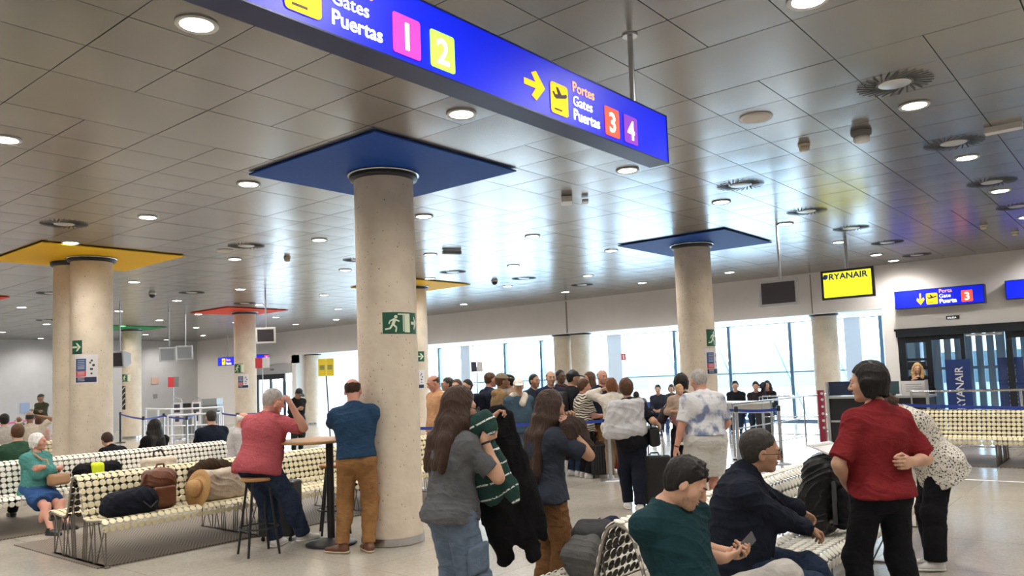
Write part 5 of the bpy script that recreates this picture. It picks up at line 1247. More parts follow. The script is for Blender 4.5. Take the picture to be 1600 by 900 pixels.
# red fire sign and hose reel on the white pilaster
p = atX(974.5, 557.5, GLASSX-.235); t = thing('fire_sign', 'red fire sign on the white pilaster between the windows', 'fire sign', tuple(p)); MB().box((p[0]-.004, p[1]-.09, p[2]-.11), (p[0]+.01, p[1]+.09, p[2]+.11)).build('plate', red_s, t); MB().box((p[0]-.008, p[1]-.03, p[2]-.08), (p[0]-.0045, p[1]+.03, p[2]+.08)).build('symbol', pw, t)
t = thing('red_post', 'dark red post with round white reflectors by the gate desk', 'post', (17.4, 5.75, 0)); MB().box((17.35, 5.68, 0), (17.45, 5.80, 1.15)).build('post', mat('post_red', (.30, .02, .05), .5), t)
[MB().lathe((17.345, 5.70, z), [(.0001, .0), (.03, 0), (.03, .006)], 10, axis=(-1, 0, 0)).build('reflector', pw, t) for z in (.35, .5, .65, .8, .95, 1.08)]

# --- seats and table by the window
seat_b = mat('seat_blue', (.015, .07, .33), .5)
def win_seat(x, y, az, lab, grp=None):
    t = thing('waiting_seat', lab, 'seat', (x, y, 0), grp); f = np.array([math.cos(math.radians(az)), math.sin(math.radians(az)), 0]); l = np.array([-f[1], f[0], 0]); c = np.array([x, y, 0])
    MB().obox(c+uz*.43, (f, l, uz), (.23, .24, .025)).build('seat', seat_b, t); MB().obox(c-f*.24+uz*.66, (unit(f+uz*.15), l, unit(uz-f*.15)), (.022, .24, .22)).build('backrest', seat_b, t)
    for (i, j) in ((1, 1), (1, -1), (-1, 1), (-1, -1)): MB().tube([c+f*.18*i+l*.2*j, c+f*.16*i+l*.18*j+uz*.41], .014, 6).build('leg', seat_b, t)
SEATS = []
for k, (px, D) in enumerate(((1000, 21.0), (1031, 21.2), (1052, 22.2), (1152, 21.0), (1184, 20.3), (1203, 21.2))):
    x, y = g2(px, 650, D); SEATS.append((x, y)); win_seat(x, y, 200, 'blue waiting seat by the windows', 'blue waiting seats by the windows')
p = D2(1163, 625, 17.5); t = thing('table', 'long white table by the window behind the tie-dye shirt man', 'table', (p[0], p[1], 0)); MB().obox((p[0], p[1], .93), ((0, 1, 0), (1, 0, 0), uz), (.55, .3, .02)).build('table_top', whitep, t); MB().obox((p[0]+.25, p[1], .80), ((0, 1, 0), (1, 0, 0), uz), (.5, .01, .12)).build('panel', whitep, t)
for i in (-1, 1):
    for j in (-1, 1): MB().tube([(p[0]+.25*j, p[1]+.5*i, 0), (p[0]+.25*j, p[1]+.5*i, .92)], .02, 6).build('leg', alu, t)

# ================================================================== high table, stool
wood = mat('beech_ply', (.50, .27, .10), .4, noise=(3, (.42, .21, .075), .35, .7), bump=(30, .05, (1, 8, 1)))
tb = atZ(518, 850, 0); tx, ty = float(tb[0]), float(tb[1])
t = thing('high_table', 'tall round table with one black post between the two men', 'table', (tx, ty, 0))
MB().lathe((tx, ty, 0), [(.26, 0), (.27, .012), (.24, .03), (.07, .055), (.05, .07)], 32).build('base', black, t); MB().tube([(tx, ty, .05), (tx, ty, 1.085)], .040, 20).build('post', black, t)
MB().lathe((tx-.12, ty+.10, 1.085), [(.38, 0), (.40, .006), (.40, .020), (.385, .026)], 48).build('table_top', wood, t); MB().lathe((tx-.12, ty+.10, 1.075), [(.30, 0), (.385, .009)], 40).build('rim', darkmetal, t)
def stool(x, y, lab, rot=0, sh=.74):
    t = thing('bar_stool', lab, 'stool', (x, y, 0)); MB().lathe((x, y, sh), [(.155, 0), (.165, .008), (.168, .028), (.155, .038), (.0001, .040)], 36).build('seat', wood, t)
    for k in range(4):
        a = rot+math.pi/2*k; d = np.array([math.cos(a), math.sin(a), 0]); MB().tube([np.array([x, y, 0])+d*.225, np.array([x, y, sh])+d*.115], .0125, 10).build('leg', black, t)
    ring = [(x+.193*math.cos(q), y+.193*math.sin(q), .27) for q in np.linspace(0, 2*math.pi, 25)[:-1]]; MB().tube(ring, .009, 8, closed=True).build('foot_ring', black, t)
ST = (4.63, 7.25); stool(*ST, 'wooden topped black bar stool under the man in the pink shirt', .55)
st2 = atZ(550, 800, .0); stool(5.75, 7.45, 'black bar stool partly hidden behind the man in the blue shirt', .2)

# ================================================================== luggage
def suitcase(x, y, az, w, d, h, m, lab, handle=.0, trim=black):
    f = np.array([math.cos(math.radians(az)), math.sin(math.radians(az)), 0]); l = np.array([-f[1], f[0], 0]); c = np.array([x, y, 0.]); t = thing('suitcase', lab, 'suitcase', (x, y, 0))
    S = Sdf(); S.box(c+uz*(.05+h/2), (d/2, w/2, h/2), (f, l, uz), r=.035)
    for k in range(-3, 4): S.box(c+uz*(.05+h/2)+l*w*.12*k+f*d/2, (.006, .008, h*.42), (f, l, uz), r=.005, k=.008)
    blob('shell', S, .010, m, t)
    for i in (-1, 1):
        for j in (-1, 1): q = c+f*d*.36*i+l*w*.38*j; MB().lathe(q+uz*.025-l*.012, [(.0001, 0), (.024, 0), (.024, .024), (.0001, .024)], 14, axis=l).build('wheel', black, t)
    q = c+uz*(.05+h); MB().tube([q-l*.06, q-l*.05+uz*.025, q+l*.05+uz*.025, q+l*.06], .010, 8).build('grip', trim, t)
    if handle: MB().tube([q-l*.10-f*d*.3, q-l*.10-f*d*.3+uz*handle, q+l*.10-f*d*.3+uz*handle, q+l*.10-f*d*.3], .009, 8).build('pull_handle', alu, t)
    return t
sc_b = mat('case_black', (.014, .014, .017), .4, bump=(90, .15)); sc_r = mat('case_red', (.25, .02, .02), .4); sc_n = mat('case_navy', (.015, .02, .045), .45)
x, y = g2(425, 800, 8.7); suitcase(5.18, 7.68, 30, .42, .26, .60, sc_b, 'black suitcase standing behind the pink shirt man\'s stool', .0)
x, y = g2(939, 720, 12.9); suitcase(x, y, 220, .36, .24, .50, sc_b, 'black suitcase at the feet of the queue, behind the white vest woman', .42)
x, y = g2(962, 722, 13.6); suitcase(x, y, 200, .34, .24, .48, sc_r, 'dark red suitcase with a white tag in the queue', .0)
x, y = g2(1024, 745, 9.9); suitcase(x, y, 50, .36, .24, .60, sc_b, 'black suitcase pulled by the woman with the white vest', .30)
x, y = g2(925, 700, 13.6); suitcase(x, y, 210, .42, .26, .62, sc_n, 'tall dark suitcase with silver pull bars in front of the zebra blouse woman', .45)
x, y = g2(1195, 660, 19.6); suitcase(x, y, 200, .42, .26, .60, sc_b, 'small black suitcase beside the seated pair at the window', .3)
def sack(name, lab, cat, c, fr, hf, m, r=.06, folds=(.006, 30, 3, (1, 1, 1)), add=None, h=.008, parts=None):
    c = np.array(c, float); fr = [unit(q) for q in fr]; t = thing(name, lab, cat, c); S = Sdf(); S.box(c, hf, fr, r=r, k=.03)
    if add: add(S, c, fr)
    blob('body', S, h, m, t, folds=folds)
    if parts: parts(t, c, fr)
    return t
leather = mat('brown_leather', (.16, .052, .020), .42, noise=(7, (.09, .028, .012), .35, .7), bump=(40, .3)); dkblue = cloth('bag_darkblue', (.010, .012, .020), bump=.6); creamc = cloth('bag_cream', (.62, .53, .42)); straw = mat('straw', (.52, .31, .12), .7, noise=(60, (.40, .22, .08), .3, .7), bump=(150, .4)); brownc = cloth('jacket_brown', (.055, .035, .022), bump=.8); blackc = cloth('jacket_black', (.010, .010, .012), (.006, .006, .008), bump=.9)
X_ = np.array([1., 0, 0]); Y_ = np.array([0, 1., 0])
def onb(px, py, Y): return atY(px, py, Y)
# left bench, near side: seat z about .45, Y 8.05..8.45
p = onb(205, 795, 8.20); sack('duffel_bag', 'dark blue soft bag lying at the left end of the cream bench', 'bag', (p[0], 8.22, .565), (X_, Y_, uz), (.26, .17, .125), dkblue, r=.11, folds=(.010, 22, 5, (1, 1, 1)), add=lambda S, c, f: S.ell(c+X_*.08+uz*.03, (.17, .15, .13), k=.06).ell(c-X_*.16-uz*.02, (.13, .14, .10), k=.05), parts=lambda t, c, f: MB().tube([c+X_*.05-Y_*.17+uz*.02, c+X_*.12-Y_*.19-uz*.05, c+X_*.2-Y_*.17+uz*.01], .009, 6).build('strap', black, t))
p = onb(250, 775, 8.30)
def ruck(t, c, f):
    MB().tube([c-X_*.10-Y_*.02+uz*.19, c-X_*.18-Y_*.05+uz*.16, c-X_*.22-Y_*.06+uz*.03, c-X_*.17-Y_*.05-uz*.05], .016, 8).build('strap', leather, t); MB().tube([c-X_*.04+uz*.20, c-X_*.02+uz*.26, c+X_*.05+uz*.26, c+X_*.06+uz*.20], .012, 8).build('grip', leather, t)
    S = Sdf(); S.box(c-Y_*.115-uz*.06, (.125, .03, .10), r=.03); blob('pocket', S, .008, leather, t)
sack('rucksack', 'brown leather rucksack sitting upright on the cream bench', 'rucksack', (p[0], 8.32, .655), (X_, Y_, uz), (.165, .10, .205), leather, r=.06, folds=(.006, 26, 8, (1, 1, 1)), add=lambda S, c, f: S.ell(c+uz*.10-Y_*.03, (.165, .11, .12), k=.04), parts=ruck)
p = onb(345, 768, 8.3); sack('tote_bag', 'cream canvas bag behind the straw hat', 'bag', (p[0]+.03, 8.32, .62), (X_, Y_, uz), (.30, .12, .17), creamc, r=.07, folds=(.009, 20, 12, (1, 1, 1)))
p = onb(318, 765, 8.12); c = np.array([p[0]-.06, 8.14, .625]); ax = unit((-.93, -.12, .22)); t = thing('straw_hat', 'wide brimmed straw hat leaning on the cream canvas bag', 'hat', c)
prof = [(.0001, .125), (.04, .122), (.075, .105), (.092, .06), (.098, .0), (.15, -.012), (.205, -.004), (.207, -.009), (.15, -.018), (.096, -.010)]
MB().lathe(c, prof, 40, axis=ax).build('straw_body', straw, t); MB().lathe(c, [(.1005, .004), (.0985, .03)], 40, axis=ax).build('band', mat('hat_band', (.30, .15, .05), .7), t)
S = Sdf(); 
for k, (px, py, r) in enumerate(((297, 752, .045), (305, 738, .05), (318, 728, .055), (333, 726, .06), (350, 728, .06), (366, 736, .055), (378, 752, .05), (384, 770, .04))):
    q = onb(px, py, 8.47); 
    if k: S.cap(q0, q+Y_*.02*(k % 2), r, k=.05, flat=(Y_, .9))
    q0 = q
t = thing('jacket', 'dark brown jacket draped over the backrest above the straw hat', 'jacket', q0); blob('fabric', S, .008, brownc, t, folds=(.010, 34, 4, (1.2, 1, .6)))
# second bench, near side Y 11.2
p = atY(152, 733, 11.15); sack('rucksack', 'black rucksack with a fluorescent yellow patch on the second bench', 'rucksack', (p[0], 11.15, .60), (X_, Y_, uz), (.30, .13, .16), blackc, r=.10, folds=(.010, 20, 3, (1, 1, 1)), parts=lambda t, c, f: blob('yellow_patch', Sdf().box(c-X_*.04-Y_*.09+uz*.03, (.085, .065, .145), r=.05), .01, mat('hi_vis_yellow', (.72, .85, .02), .5), t))
p = atY(248, 720, 11.2); sack('handbag', 'cream and pink handbag with a black handle on the second bench', 'bag', (p[0], 11.2, .60), (X_, Y_, uz), (.24, .10, .15), mat('bag_ivory', (.68, .58, .46), .5), r=.06, parts=lambda t, c, f: MB().tube([c-X_*.08+uz*.13, c-X_*.07+uz*.23, c+X_*.03+uz*.25, c+X_*.10+uz*.14], .014, 8).build('handle', black, t))
# right bench
gryb = cloth('bag_grey', (.10, .10, .10), bump=.8)
p = atD(915, 868, 5.15); 
def gpk(t, c, f):
    MB().tube([c+f[0]*.22-Y_*.05+f[2]*.05, c+f[0]*.27+f[2]*.08, c+f[0]*.22+Y_*.05+f[2]*.05], .012, 8).build('grip', black, t); blob('lid', Sdf().box(c+f[0]*.13+f[2]*.03, (.09, .135, .105), f, r=.05), .007, cloth('bag_grey_dark', (.05, .05, .052)), t)
sack('rucksack', 'grey rucksack lying on the near seat of the right bench', 'rucksack', (4.20, 2.90, .565), (unit((1, .15, .42)), unit((-.2, 1, 0)), unit((-.42, 0, 1))), (.19, .125, .10), gryb, r=.09, folds=(.008, 24, 9, (1, 1, 1)), add=lambda S, c, f: S.box(c-f[0]*.06+f[2]*.07, (.12, .11, .05), f, r=.04, k=.02), parts=gpk, h=.006)
sack('laptop_sleeve', 'navy flat sleeve standing behind the grey rucksack', 'bag', (4.62, 3.02, .585), (unit((1, .2, 0)), unit((-.2, 1, 0)), uz), (.15, .045, .12), cloth('sleeve_navy', (.012, .014, .04)), r=.03, folds=None, h=.007)
p = atY(1290, 790, 2.0)
def bpk(t, c, f):
    blob('front_pocket', Sdf().box(c-Y_*.16-uz*.08, (.15, .05, .15), r=.045), .007, blackc, t, folds=(.006, 30, 2, (1, 1, 1)))
    for s_ in (-1, 1): MB().tube([c+X_*.12*s_-Y_*.10+uz*.26, c+X_*.19*s_-Y_*.15+uz*.08, c+X_*.18*s_-Y_*.14-uz*.18], .017, 8).build('strap', mat('strap_dark', (.03, .03, .035), .7), t)
sack('rucksack', 'large black rucksack standing on the right bench under the white folder', 'rucksack', (p[0], 2.02, .745), (unit((1, .0, 0)), unit((0, 1, .25)), unit((0, -.25, 1))), (.21, .13, .29), mat('shiny_black_nylon', (.006, .006, .007), .38, spec=.3, bump=(28, .8)), r=.09, folds=(.012, 26, 6, (1, 1, 1)), parts=bpk, h=.007)
c = np.array([p[0]+.02, 1.93, 1.075]); t = thing('folder', 'white paper folder lying on top of the black rucksack', 'papers', c)
fr2 = (unit((1, -.15, .0)), unit((.15, 1, .35)), unit(np.cross(unit((1, -.15, 0)), unit((.15, 1, .35))))); MB().obox(c, fr2, (.17, .115, .006)).build('folder_sheet', pw, t); MB().obox(c+fr2[2]*.008+fr2[1]*.075, fr2, (.155, .012, .002)).build('flap_edge', mat('paper_shade', (.5, .5, .48), .6), t)
# ================================================================== people
P2 = lambda px, D, py=600: tuple(float(v) for v in atD(px, py, D)[:2])
wshoe = (mat('shoe_white', (.72, .70, .68), .5), mat('sole_white', (.78, .77, .74), .5)); bshoe = (mat('shoe_black', (.015, .015, .017), .45), mat('sole_black', (.02, .02, .02), .6)); brshoe = (mat('shoe_brown', (.13, .05, .025), .45), mat('sole_tan', (.62, .50, .36), .6))
denim = cloth('denim_blue', (.10, .135, .19), (.13, .17, .235), 20, .5); denim_d = cloth('denim_dark', (.018, .028, .055), (.03, .045, .08), 24, .5); denim_g = cloth('denim_grey_white', (.46, .44, .40), (.36, .34, .31), 16, .5)
navyc = cloth('navy_knit', (.012, .015, .026)); blackt = cloth('black_trousers', (.010, .010, .013)); khaki = cloth('khaki_chino', (.30, .155, .062), (.25, .125, .05)); browncord = cloth('brown_corduroy', (.17, .085, .035), (.13, .062, .026), 30, .9)

def band(P, i, frac, m, name='bracelet', r=.031):
    (sj, el, wr) = P['arms'][i]; c = el+(wr-el)*frac; MB().lathe(c, [(r*P['s'], -.007), (r*P['s']+.004, 0), (r*P['s'], .007)], 16, axis=wr-el).build(name, m, P['root'])

# ---- 1 woman in the grey T-shirt holding up a sweater and a black jacket
greyT = cloth('tee_grey', (.115, .118, .125), (.085, .088, .095), 10, .6)
w1 = P2(706, 4.9, 790)
def e1(P):
    band(P, 1, .90, black)
    S = Sdf(); (hip, kn, ank, ff) = P['legs'][1]; c = hip+(kn-hip)*.62-P['l']*.10; S.box(c, (.075, .022, .085), (P['f'], P['l'], unit(hip-kn)), r=.02); blob('cargo_pocket', S, .008, denim, P['root'])
person('woman with long wavy dark hair in a grey T-shirt holding up a striped sweater', w1, -14, H=1.655, female=True, w=1.06, lean=3, head=(-12, 8, 0),
       hands=(atD(768, 655, 5.16), atD(757, 686, 4.86)), elbows=(np.array([.0, .4, -.9]), np.array([.1, -.3, -1.])), handdir=(unit((.4, -.35, .5)), unit((.3, -.45, .85))), curl=(.85, .9), palm=(np.array([.4, -.6, -.5]), np.array([.5, .5, -.2])),
       hair=('wavy', 'darkbrown', .002, .27), shirt=dict(mat=greyT, sleeve=.78, hem=-.04, loose=.025, off=.020, fold=.0075, fq=24, name='t_shirt', vox=.008), pants=dict(mat=denim, off=.012, flare=.055, fold=.006, top=.02, name='jeans'), shoes=wshoe, vox=.0095, near=True, glasses=True, extras=e1)
# striped sweater hanging from her right hand
def striped():
    m = bpy.data.materials.new('sweater_green_striped'); m.use_nodes = True; n = m.node_tree; b = n.nodes['Principled BSDF']; L = n.links.new
    t = n.nodes.new('ShaderNodeTexCoord'); mp = n.nodes.new('ShaderNodeMapping'); mp.inputs['Rotation'].default_value = (.35, .15, 0); L(t.outputs['Object'], mp.inputs[0])
    w = n.nodes.new('ShaderNodeTexWave'); w.wave_type = 'BANDS'; w.bands_direction = 'Z'; w.inputs['Scale'].default_value = 3.6; w.inputs['Distortion'].default_value = 2.2; w.inputs['Detail'].default_value = 1; w.inputs['Detail Scale'].default_value = 1.2; L(mp.outputs[0], w.inputs['Vector'])
    c = n.nodes.new('ShaderNodeMath'); c.operation = 'GREATER_THAN'; c.inputs[1].default_value = .965; L(w.outputs['Fac'], c.inputs[0])
    v = n.nodes.new('ShaderNodeTexNoise'); v.inputs['Scale'].default_value = 70; L(t.outputs['Object'], v.inputs['Vector']); c2 = n.nodes.new('ShaderNodeMath'); c2.operation = 'GREATER_THAN'; c2.inputs[1].default_value = .44; L(v.outputs['Fac'], c2.inputs[0])
    mu = n.nodes.new('ShaderNodeMath'); mu.operation = 'MULTIPLY'; L(c.outputs[0], mu.inputs[0]); L(c2.outputs[0], mu.inputs[1])
    mx = n.nodes.new('ShaderNodeMixRGB'); L(mu.outputs[0], mx.inputs[0]); mx.inputs[1].default_value = (.010, .045, .038, 1); mx.inputs[2].default_value = (.72, .74, .72, 1); L(mx.outputs[0], b.inputs['Base Color']); b.inputs['Roughness'].default_value = .9
    bu = n.nodes.new('ShaderNodeBump'); bu.inputs['Strength'].default_value = .8; bu.inputs['Distance'].default_value = .006; L(v.outputs['Fac'], bu.inputs['Height']); L(bu.outputs[0], b.inputs['Normal'])
    return m
A = lambda x, y, D: atD(x, y, D)
vd = unit(ray(790, 700))
S = Sdf()
for (a, b_, r0, r1) in (((742, 662, 4.88), (757, 654, 4.88), .045, .05), ((757, 654, 4.88), (765, 668, 4.86), .05, .045), ((741, 663, 4.88), (738, 690, 4.9), .048, .05), ((738, 690, 4.9), (752, 730, 4.92), .055, .075), ((762, 690, 4.9), (775, 745, 4.92), .05, .07), ((752, 728, 4.92), (770, 772, 4.93), .075, .065), ((772, 716, 4.9), (798, 762, 4.9), .05, .045), ((770, 765, 4.93), (768, 778, 4.93), .07, .05), ((798, 762, 4.9), (802, 778, 4.9), .045, .035), ((744, 740, 4.94), (756, 772, 4.94), .05, .05)):
    S.cap(A(*a), A(*b_), r0, r1, k=.035, flat=(vd, .62))
o = A(770, 715, 4.9); t = thing('sweater', 'dark green knitted sweater with thin white stripes hanging from her hand', 'sweater', o); blob('knit', S, .0075, striped(), t, folds=(.009, 30, 5, (1.3, 1.3, .35)))
# black jacket hanging from her left hand
S = Sdf()
for (a, b_, r0, r1) in (((776, 646, 5.18), (786, 700, 5.2), .05, .07), ((792, 650, 5.2), (804, 720, 5.2), .045, .07), ((784, 690, 5.2), (790, 770, 5.2), .09, .12), ((800, 720, 5.2), (824, 790, 5.2), .09, .10), ((775, 760, 5.18), (785, 835, 5.18), .11, .10), ((812, 760, 5.2), (838, 820, 5.2), .10, .07), ((756, 780, 5.18), (770, 830, 5.18), .05, .05), ((782, 835, 5.18), (789, 872, 5.18), .06, .045), ((800, 800, 5.18), (815, 835, 5.18), .09, .07), ((822, 815, 5.18), (834, 866, 5.18), .06, .045), ((838, 800, 5.2), (850, 838, 5.2), .05, .03), ((798, 868, 5.18), (789, 878, 5.18), .025, .03)):
    S.cap(A(*a), A(*b_), r0, r1, k=.045, flat=(vd, .55))
t = thing('jacket', 'large black jacket hanging from the hand of the grey T-shirt woman', 'jacket', A(800, 760, 5.2)); blob('fabric', S, .0085, cloth('jacket_black2', (.008, .008, .009), (.012, .012, .013), 8, .9), t, folds=(.011, 20, 9, (1.4, 1.4, .4)))

# ---- 2 girl with long straight dark hair and a brown fleece
navyT = cloth('tee_navy', (.035, .042, .060), (.028, .034, .048), 12, .5)
w2 = P2(853, 5.65, 780)
person('girl with long straight dark hair in a navy T-shirt and brown trousers', w2, -22, H=1.60, female=True, w=.98, lean=2, head=(-8, 12, 0), hands=(atD(884, 660, 5.9), atD(890, 668, 5.6)), elbows=(np.array([.3, .3, -.9]), np.array([.2, -.4, -.9])), curl=(.7, .7),
       hair=('long', 'darkbrown', .002, .42), shirt=dict(mat=navyT, sleeve=.82, hem=-.03, loose=.03, off=.022, fold=.006, name='t_shirt', vox=.009), pants=dict(mat=browncord, off=.010, flare=.04, top=.02, fold=.006), shoes=wshoe, vox=.0105, near=True, skin='tan')
S = Sdf()
for (a, b_, r0, r1) in (((888, 668, 5.6), (903, 668, 5.7), .06, .065), ((884, 685, 5.6), (905, 690, 5.7), .08, .085), ((880, 700, 5.6), (896, 700, 5.65), .065, .075), ((905, 690, 5.7), (916, 696, 5.75), .06, .045), ((890, 655, 5.65), (902, 664, 5.7), .035, .05)): S.cap(A(*a), A(*b_), r0, r1, k=.05)
t = thing('fleece_jacket', 'bundled dark brown fleece jacket over the arms of the long-haired girl', 'jacket', A(895, 685, 5.65)); blob('fabric', S, .0085, mat('fleece_brown', (.045, .022, .016), .95, noise=(25, (.028, .014, .010), .35, .7), bump=(130, 1.)), t, folds=(.010, 34, 4, (1, 1, 1)))

# ---- 3 seated man with phone
tealT = cloth('tee_teal', (.012, .040, .048), (.009, .030, .037), 9, .45)
hx = atY(1050, 800, 2.02); px3 = float(hx[0])-.15
pel3 = np.array([px3+.06, 1.88, .535]); 
h3l, h3r = atD(1154, 866, 4.22), atD(1138, 874, 4.10)
person('seated young man with tousled black hair in a dark teal T-shirt looking at his phone', (px3, 2.02), -106, H=1.68, w=1.06, lean=-14, side=-4, pelvis=pel3, neck=1.3, head=(34, 44, -4), feet=(np.array([px3+.30, 1.42, 0.20]), np.array([px3+.10, 1.22, .0])), knees=(np.array([.2, -.8, .9]), np.array([0, -.5, .9])),
       hands=(h3l, h3r), elbows=(np.array([.7, .3, -.8]), np.array([-.5, .3, -1])), curl=(.75, .55), palm=(np.array([-.6, .2, .8]), np.array([.5, .3, .9])), handdir=(unit((-.4, -.8, .35)), unit((.75, -.5, .25))),
       hair=('tousle', 'black', .004), beard='black', shirt=dict(mat=tealT, sleeve=.72, hem=-.08, loose=.02, off=.020, fold=.0065, fq=22, name='t_shirt', vox=.0075), pants=dict(mat=denim_g, off=.018, fold=.005, name='jeans', vox=.0085), shoes=wshoe, vox=.0085, near=True, skin='light')
pc = atD(1166, 850, 4.16); f1 = unit((.75, -.35, .55)); f2_ = unit(np.cross(f1, (0.4, .9, .2))); t = thing('smartphone', 'dark smartphone held by the man in the teal T-shirt', 'phone', pc)
MB().obox(pc, (f1, f2_, np.cross(f1, f2_)), (.065, .031, .0045)).build('casing', mat('phone_case', (.05, .03, .03), .3), t); MB().obox(pc+np.cross(f1, f2_)*.005, (f1, f2_, np.cross(f1, f2_)), (.060, .028, .001)).build('screen', mat('phone_screen', (.12, .13, .15), .1), t)

# ---- 4 seated man in navy sweater, glasses
hx = atY(1150, 880, 2.10); px4 = float(hx[0])
person('seated older man with glasses and short dark hair in a navy sweater', (px4, 2.05), -62, H=1.80, w=1.14, lean=8, side=-7, pelvis=np.array([px4, 2.10, .535]), neck=.7, head=(2, 0, 0), feet=(np.array([px4+.44, 1.60, 0.]), np.array([px4+.26, 1.42, .0])), knees=(np.array([.1, -.4, .9]), np.array([.1, -.5, .9])),
       hands=(atD(1338, 846, 5.4), atD(1312, 850, 4.95)), elbows=(np.array([.5, .5, -.6]), np.array([-.6, .1, -.7])), curl=(.5, .55), palm=(np.array([0, 0, -1.]), np.array([.1, .1, -1.])), belly=.02,
       hair=('short', 'saltpepper', -.006), glasses=True, shirt=dict(mat=navyc, sleeve=1.94, hem=-.10, loose=.03, off=.024, fold=.010, fq=20, high=True, name='sweater', vox=.0085), pants=dict(mat=denim_d, off=.022, fold=.006, name='jeans', vox=.009), shoes=bshoe, vox=.009, near=True, skin='tan')

# ---- 5 standing woman in red
redT = cloth('tee_red', (.21, .020, .024), (.17, .016, .019), 9, .5)
w5 = P2(1378, 4.9, 790)
person('standing woman with short black hair in a red T-shirt seen from behind', w5, 50, H=1.71, w=1.0, female=True, lean=-1, head=(42, 4, 0), hands=(atD(1322, 756, 5.0), atD(1422, 722, 4.75)), elbows=(np.array([-.9, .1, -.1]), np.array([.1, -.5, -1.])), curl=(.5, .7), feet=((.02, .16, 0), (-.04, -.16, 0)),
       hair=('bob', 'black', .0), shirt=dict(mat=redT, sleeve=.88, hem=-.02, loose=.022, off=.022, fold=.007, fq=18, name='t_shirt', vox=.0085), pants=dict(mat=blackt, off=.010, fold=.004, flare=.01), shoes=bshoe, vox=.009, near=True, skin='light', belly=.02)

# ---- 6 bending woman in the spotted blouse
def spotted():
    m = bpy.data.materials.new('blouse_spotted'); m.use_nodes = True; n = m.node_tree; b = n.nodes['Principled BSDF']; L = n.links.new
    t = n.nodes.new('ShaderNodeTexCoord'); cs = None
    for sc, th in ((42, .30), (75, .30)):
        v = n.nodes.new('ShaderNodeTexVoronoi'); v.inputs['Scale'].default_value = sc; L(t.outputs['Object'], v.inputs['Vector']); c = n.nodes.new('ShaderNodeMath'); c.operation = 'LESS_THAN'; c.inputs[1].default_value = th; L(v.outputs['Distance'], c.inputs[0])
        if cs is None: cs = c.outputs[0]
        else: q = n.nodes.new('ShaderNodeMath'); q.operation = 'MAXIMUM'; L(cs, q.inputs[0]); L(c.outputs[0], q.inputs[1]); cs = q.outputs[0]
    mx = n.nodes.new('ShaderNodeMixRGB'); L(cs, mx.inputs[0]); mx.inputs[1].default_value = (.70, .66, .58, 1); mx.inputs[2].default_value = (.05, .045, .045, 1); L(mx.outputs[0], b.inputs['Base Color']); b.inputs['Roughness'].default_value = .85
    return m
w6 = P2(1462, 6.45, 880)
person('woman in a black spotted cream blouse bending forward behind the red T-shirt woman', w6, 122, H=1.60, w=1.20, female=True, lean=30, pelvis=(-.06, 0, .86), head=(0, 40, 0), hands=((.48, .12, .62), (.50, -.12, .62)), feet=((.03, .09, 0), (-.03, -.10, 0)),
       hair=('bob', 'darkbrown', .0), shirt=dict(mat=spotted(), sleeve=1.6, hem=-.17, loose=.03, off=.038, fold=.008, fq=16, name='blouse', vox=.011), pants=dict(mat=blackt, off=.012, top=.0, flare=.02, fold=.005, vox=.011), shoes=wshoe, vox=.012, skin='light')

# ---- 7 man in the tie-dye T-shirt
tiedye = mat('tee_tie_dye', (.66, .66, .68), .85, noise=(6.5, (.16, .20, .33), .48, .62), bump=(50, .5)); whites = cloth('shorts_white', (.62, .61, .58), (.55, .54, .51), 10, .6)
w7 = P2(1103, 9.0, 700)
person('grey haired man in a blue and white tie-dye T-shirt and white shorts, seen from behind', w7, 52, H=1.72, w=1.20, lean=2, head=(12, 14, 0), hair=('short', 'grey', -.004), shirt=dict(mat=tiedye, sleeve=.85, hem=.05, loose=.035, off=.026, fold=.006, name='t_shirt'), pants=dict(mat=whites, off=.045, end=.46, top=.16, fold=.006, name='shorts'), shoes=bshoe, vox=.0115, skin='ruddy', belly=.02,
       hands=((.02, .36, .80), (.22, -.26, .92)), extras=lambda P: band(P, 0, .93, black, 'watch', .030))

# ---- 8 woman with white vest, pulling a case
w8 = P2(990, 9.75, 740)
def e8(P):
    S = Sdf(); t, f2, l2, nb, pel, s = P['t'], P['f2'], P['l2'], P['nb'], P['pel'], P['s']
    c = pel+t*.30*s-f2*.10+l2*.05
    S.box(c, (.07, .22, .23), (f2, l2, t), r=.06, k=.05); S.cap(c+l2*.17+t*.08, c+l2*.26-t*.16, .09, .07, k=.05); S.cap(c-t*.15+l2*.15, c-t*.15-l2*.12, .08, k=.05); S.cap(nb-t*.04+l2*.12, nb-t*.05-l2*.14, .05, k=.05); S.cap(nb-l2*.13-t*.02+f2*.02, nb-l2*.15-t*.22+f2*.06, .045, .05, k=.04)
    blob('white_vest', S, .012, mat('vest_white', (.62, .62, .64), .6, noise=(14, (.50, .50, .53), .3, .7), bump=(20, .8)), P['root'], folds=(.010, 22, 3, (1, 1, 1)))
    S = Sdf(); c = pel+t*.02-l2*.26-f2*.02; S.box(c, (.13, .07, .12), (f2, l2, t), r=.04); blob('shoulder_bag', S, .012, black, P['root']); MB().tube([c+t*.1, pel+t*.30-l2*.16-f2*.15, nb+l2*.05], .010, 6).build('bag_strap', black, P['root'])
person('woman with short brown hair wearing a white quilted vest over black, from behind', w8, 45, H=1.63, w=1.06, female=True, lean=-5, side=4, head=(0, 4, 0), hair=('short', 'brown', .010), shirt=dict(mat=blackc, sleeve=.9, hem=-.06, loose=.02, off=.02), pants=dict(mat=navyc, off=.018, flare=.0), shoes=wshoe, vox=.0115,
       hands=((.15, .12, .95), atD(1029, 664, 9.8)), elbows=(None, np.array([-.4, -.5, -.3])), feet=((.10, .06, 0), (-.16, -.02, 0)), extras=e8)

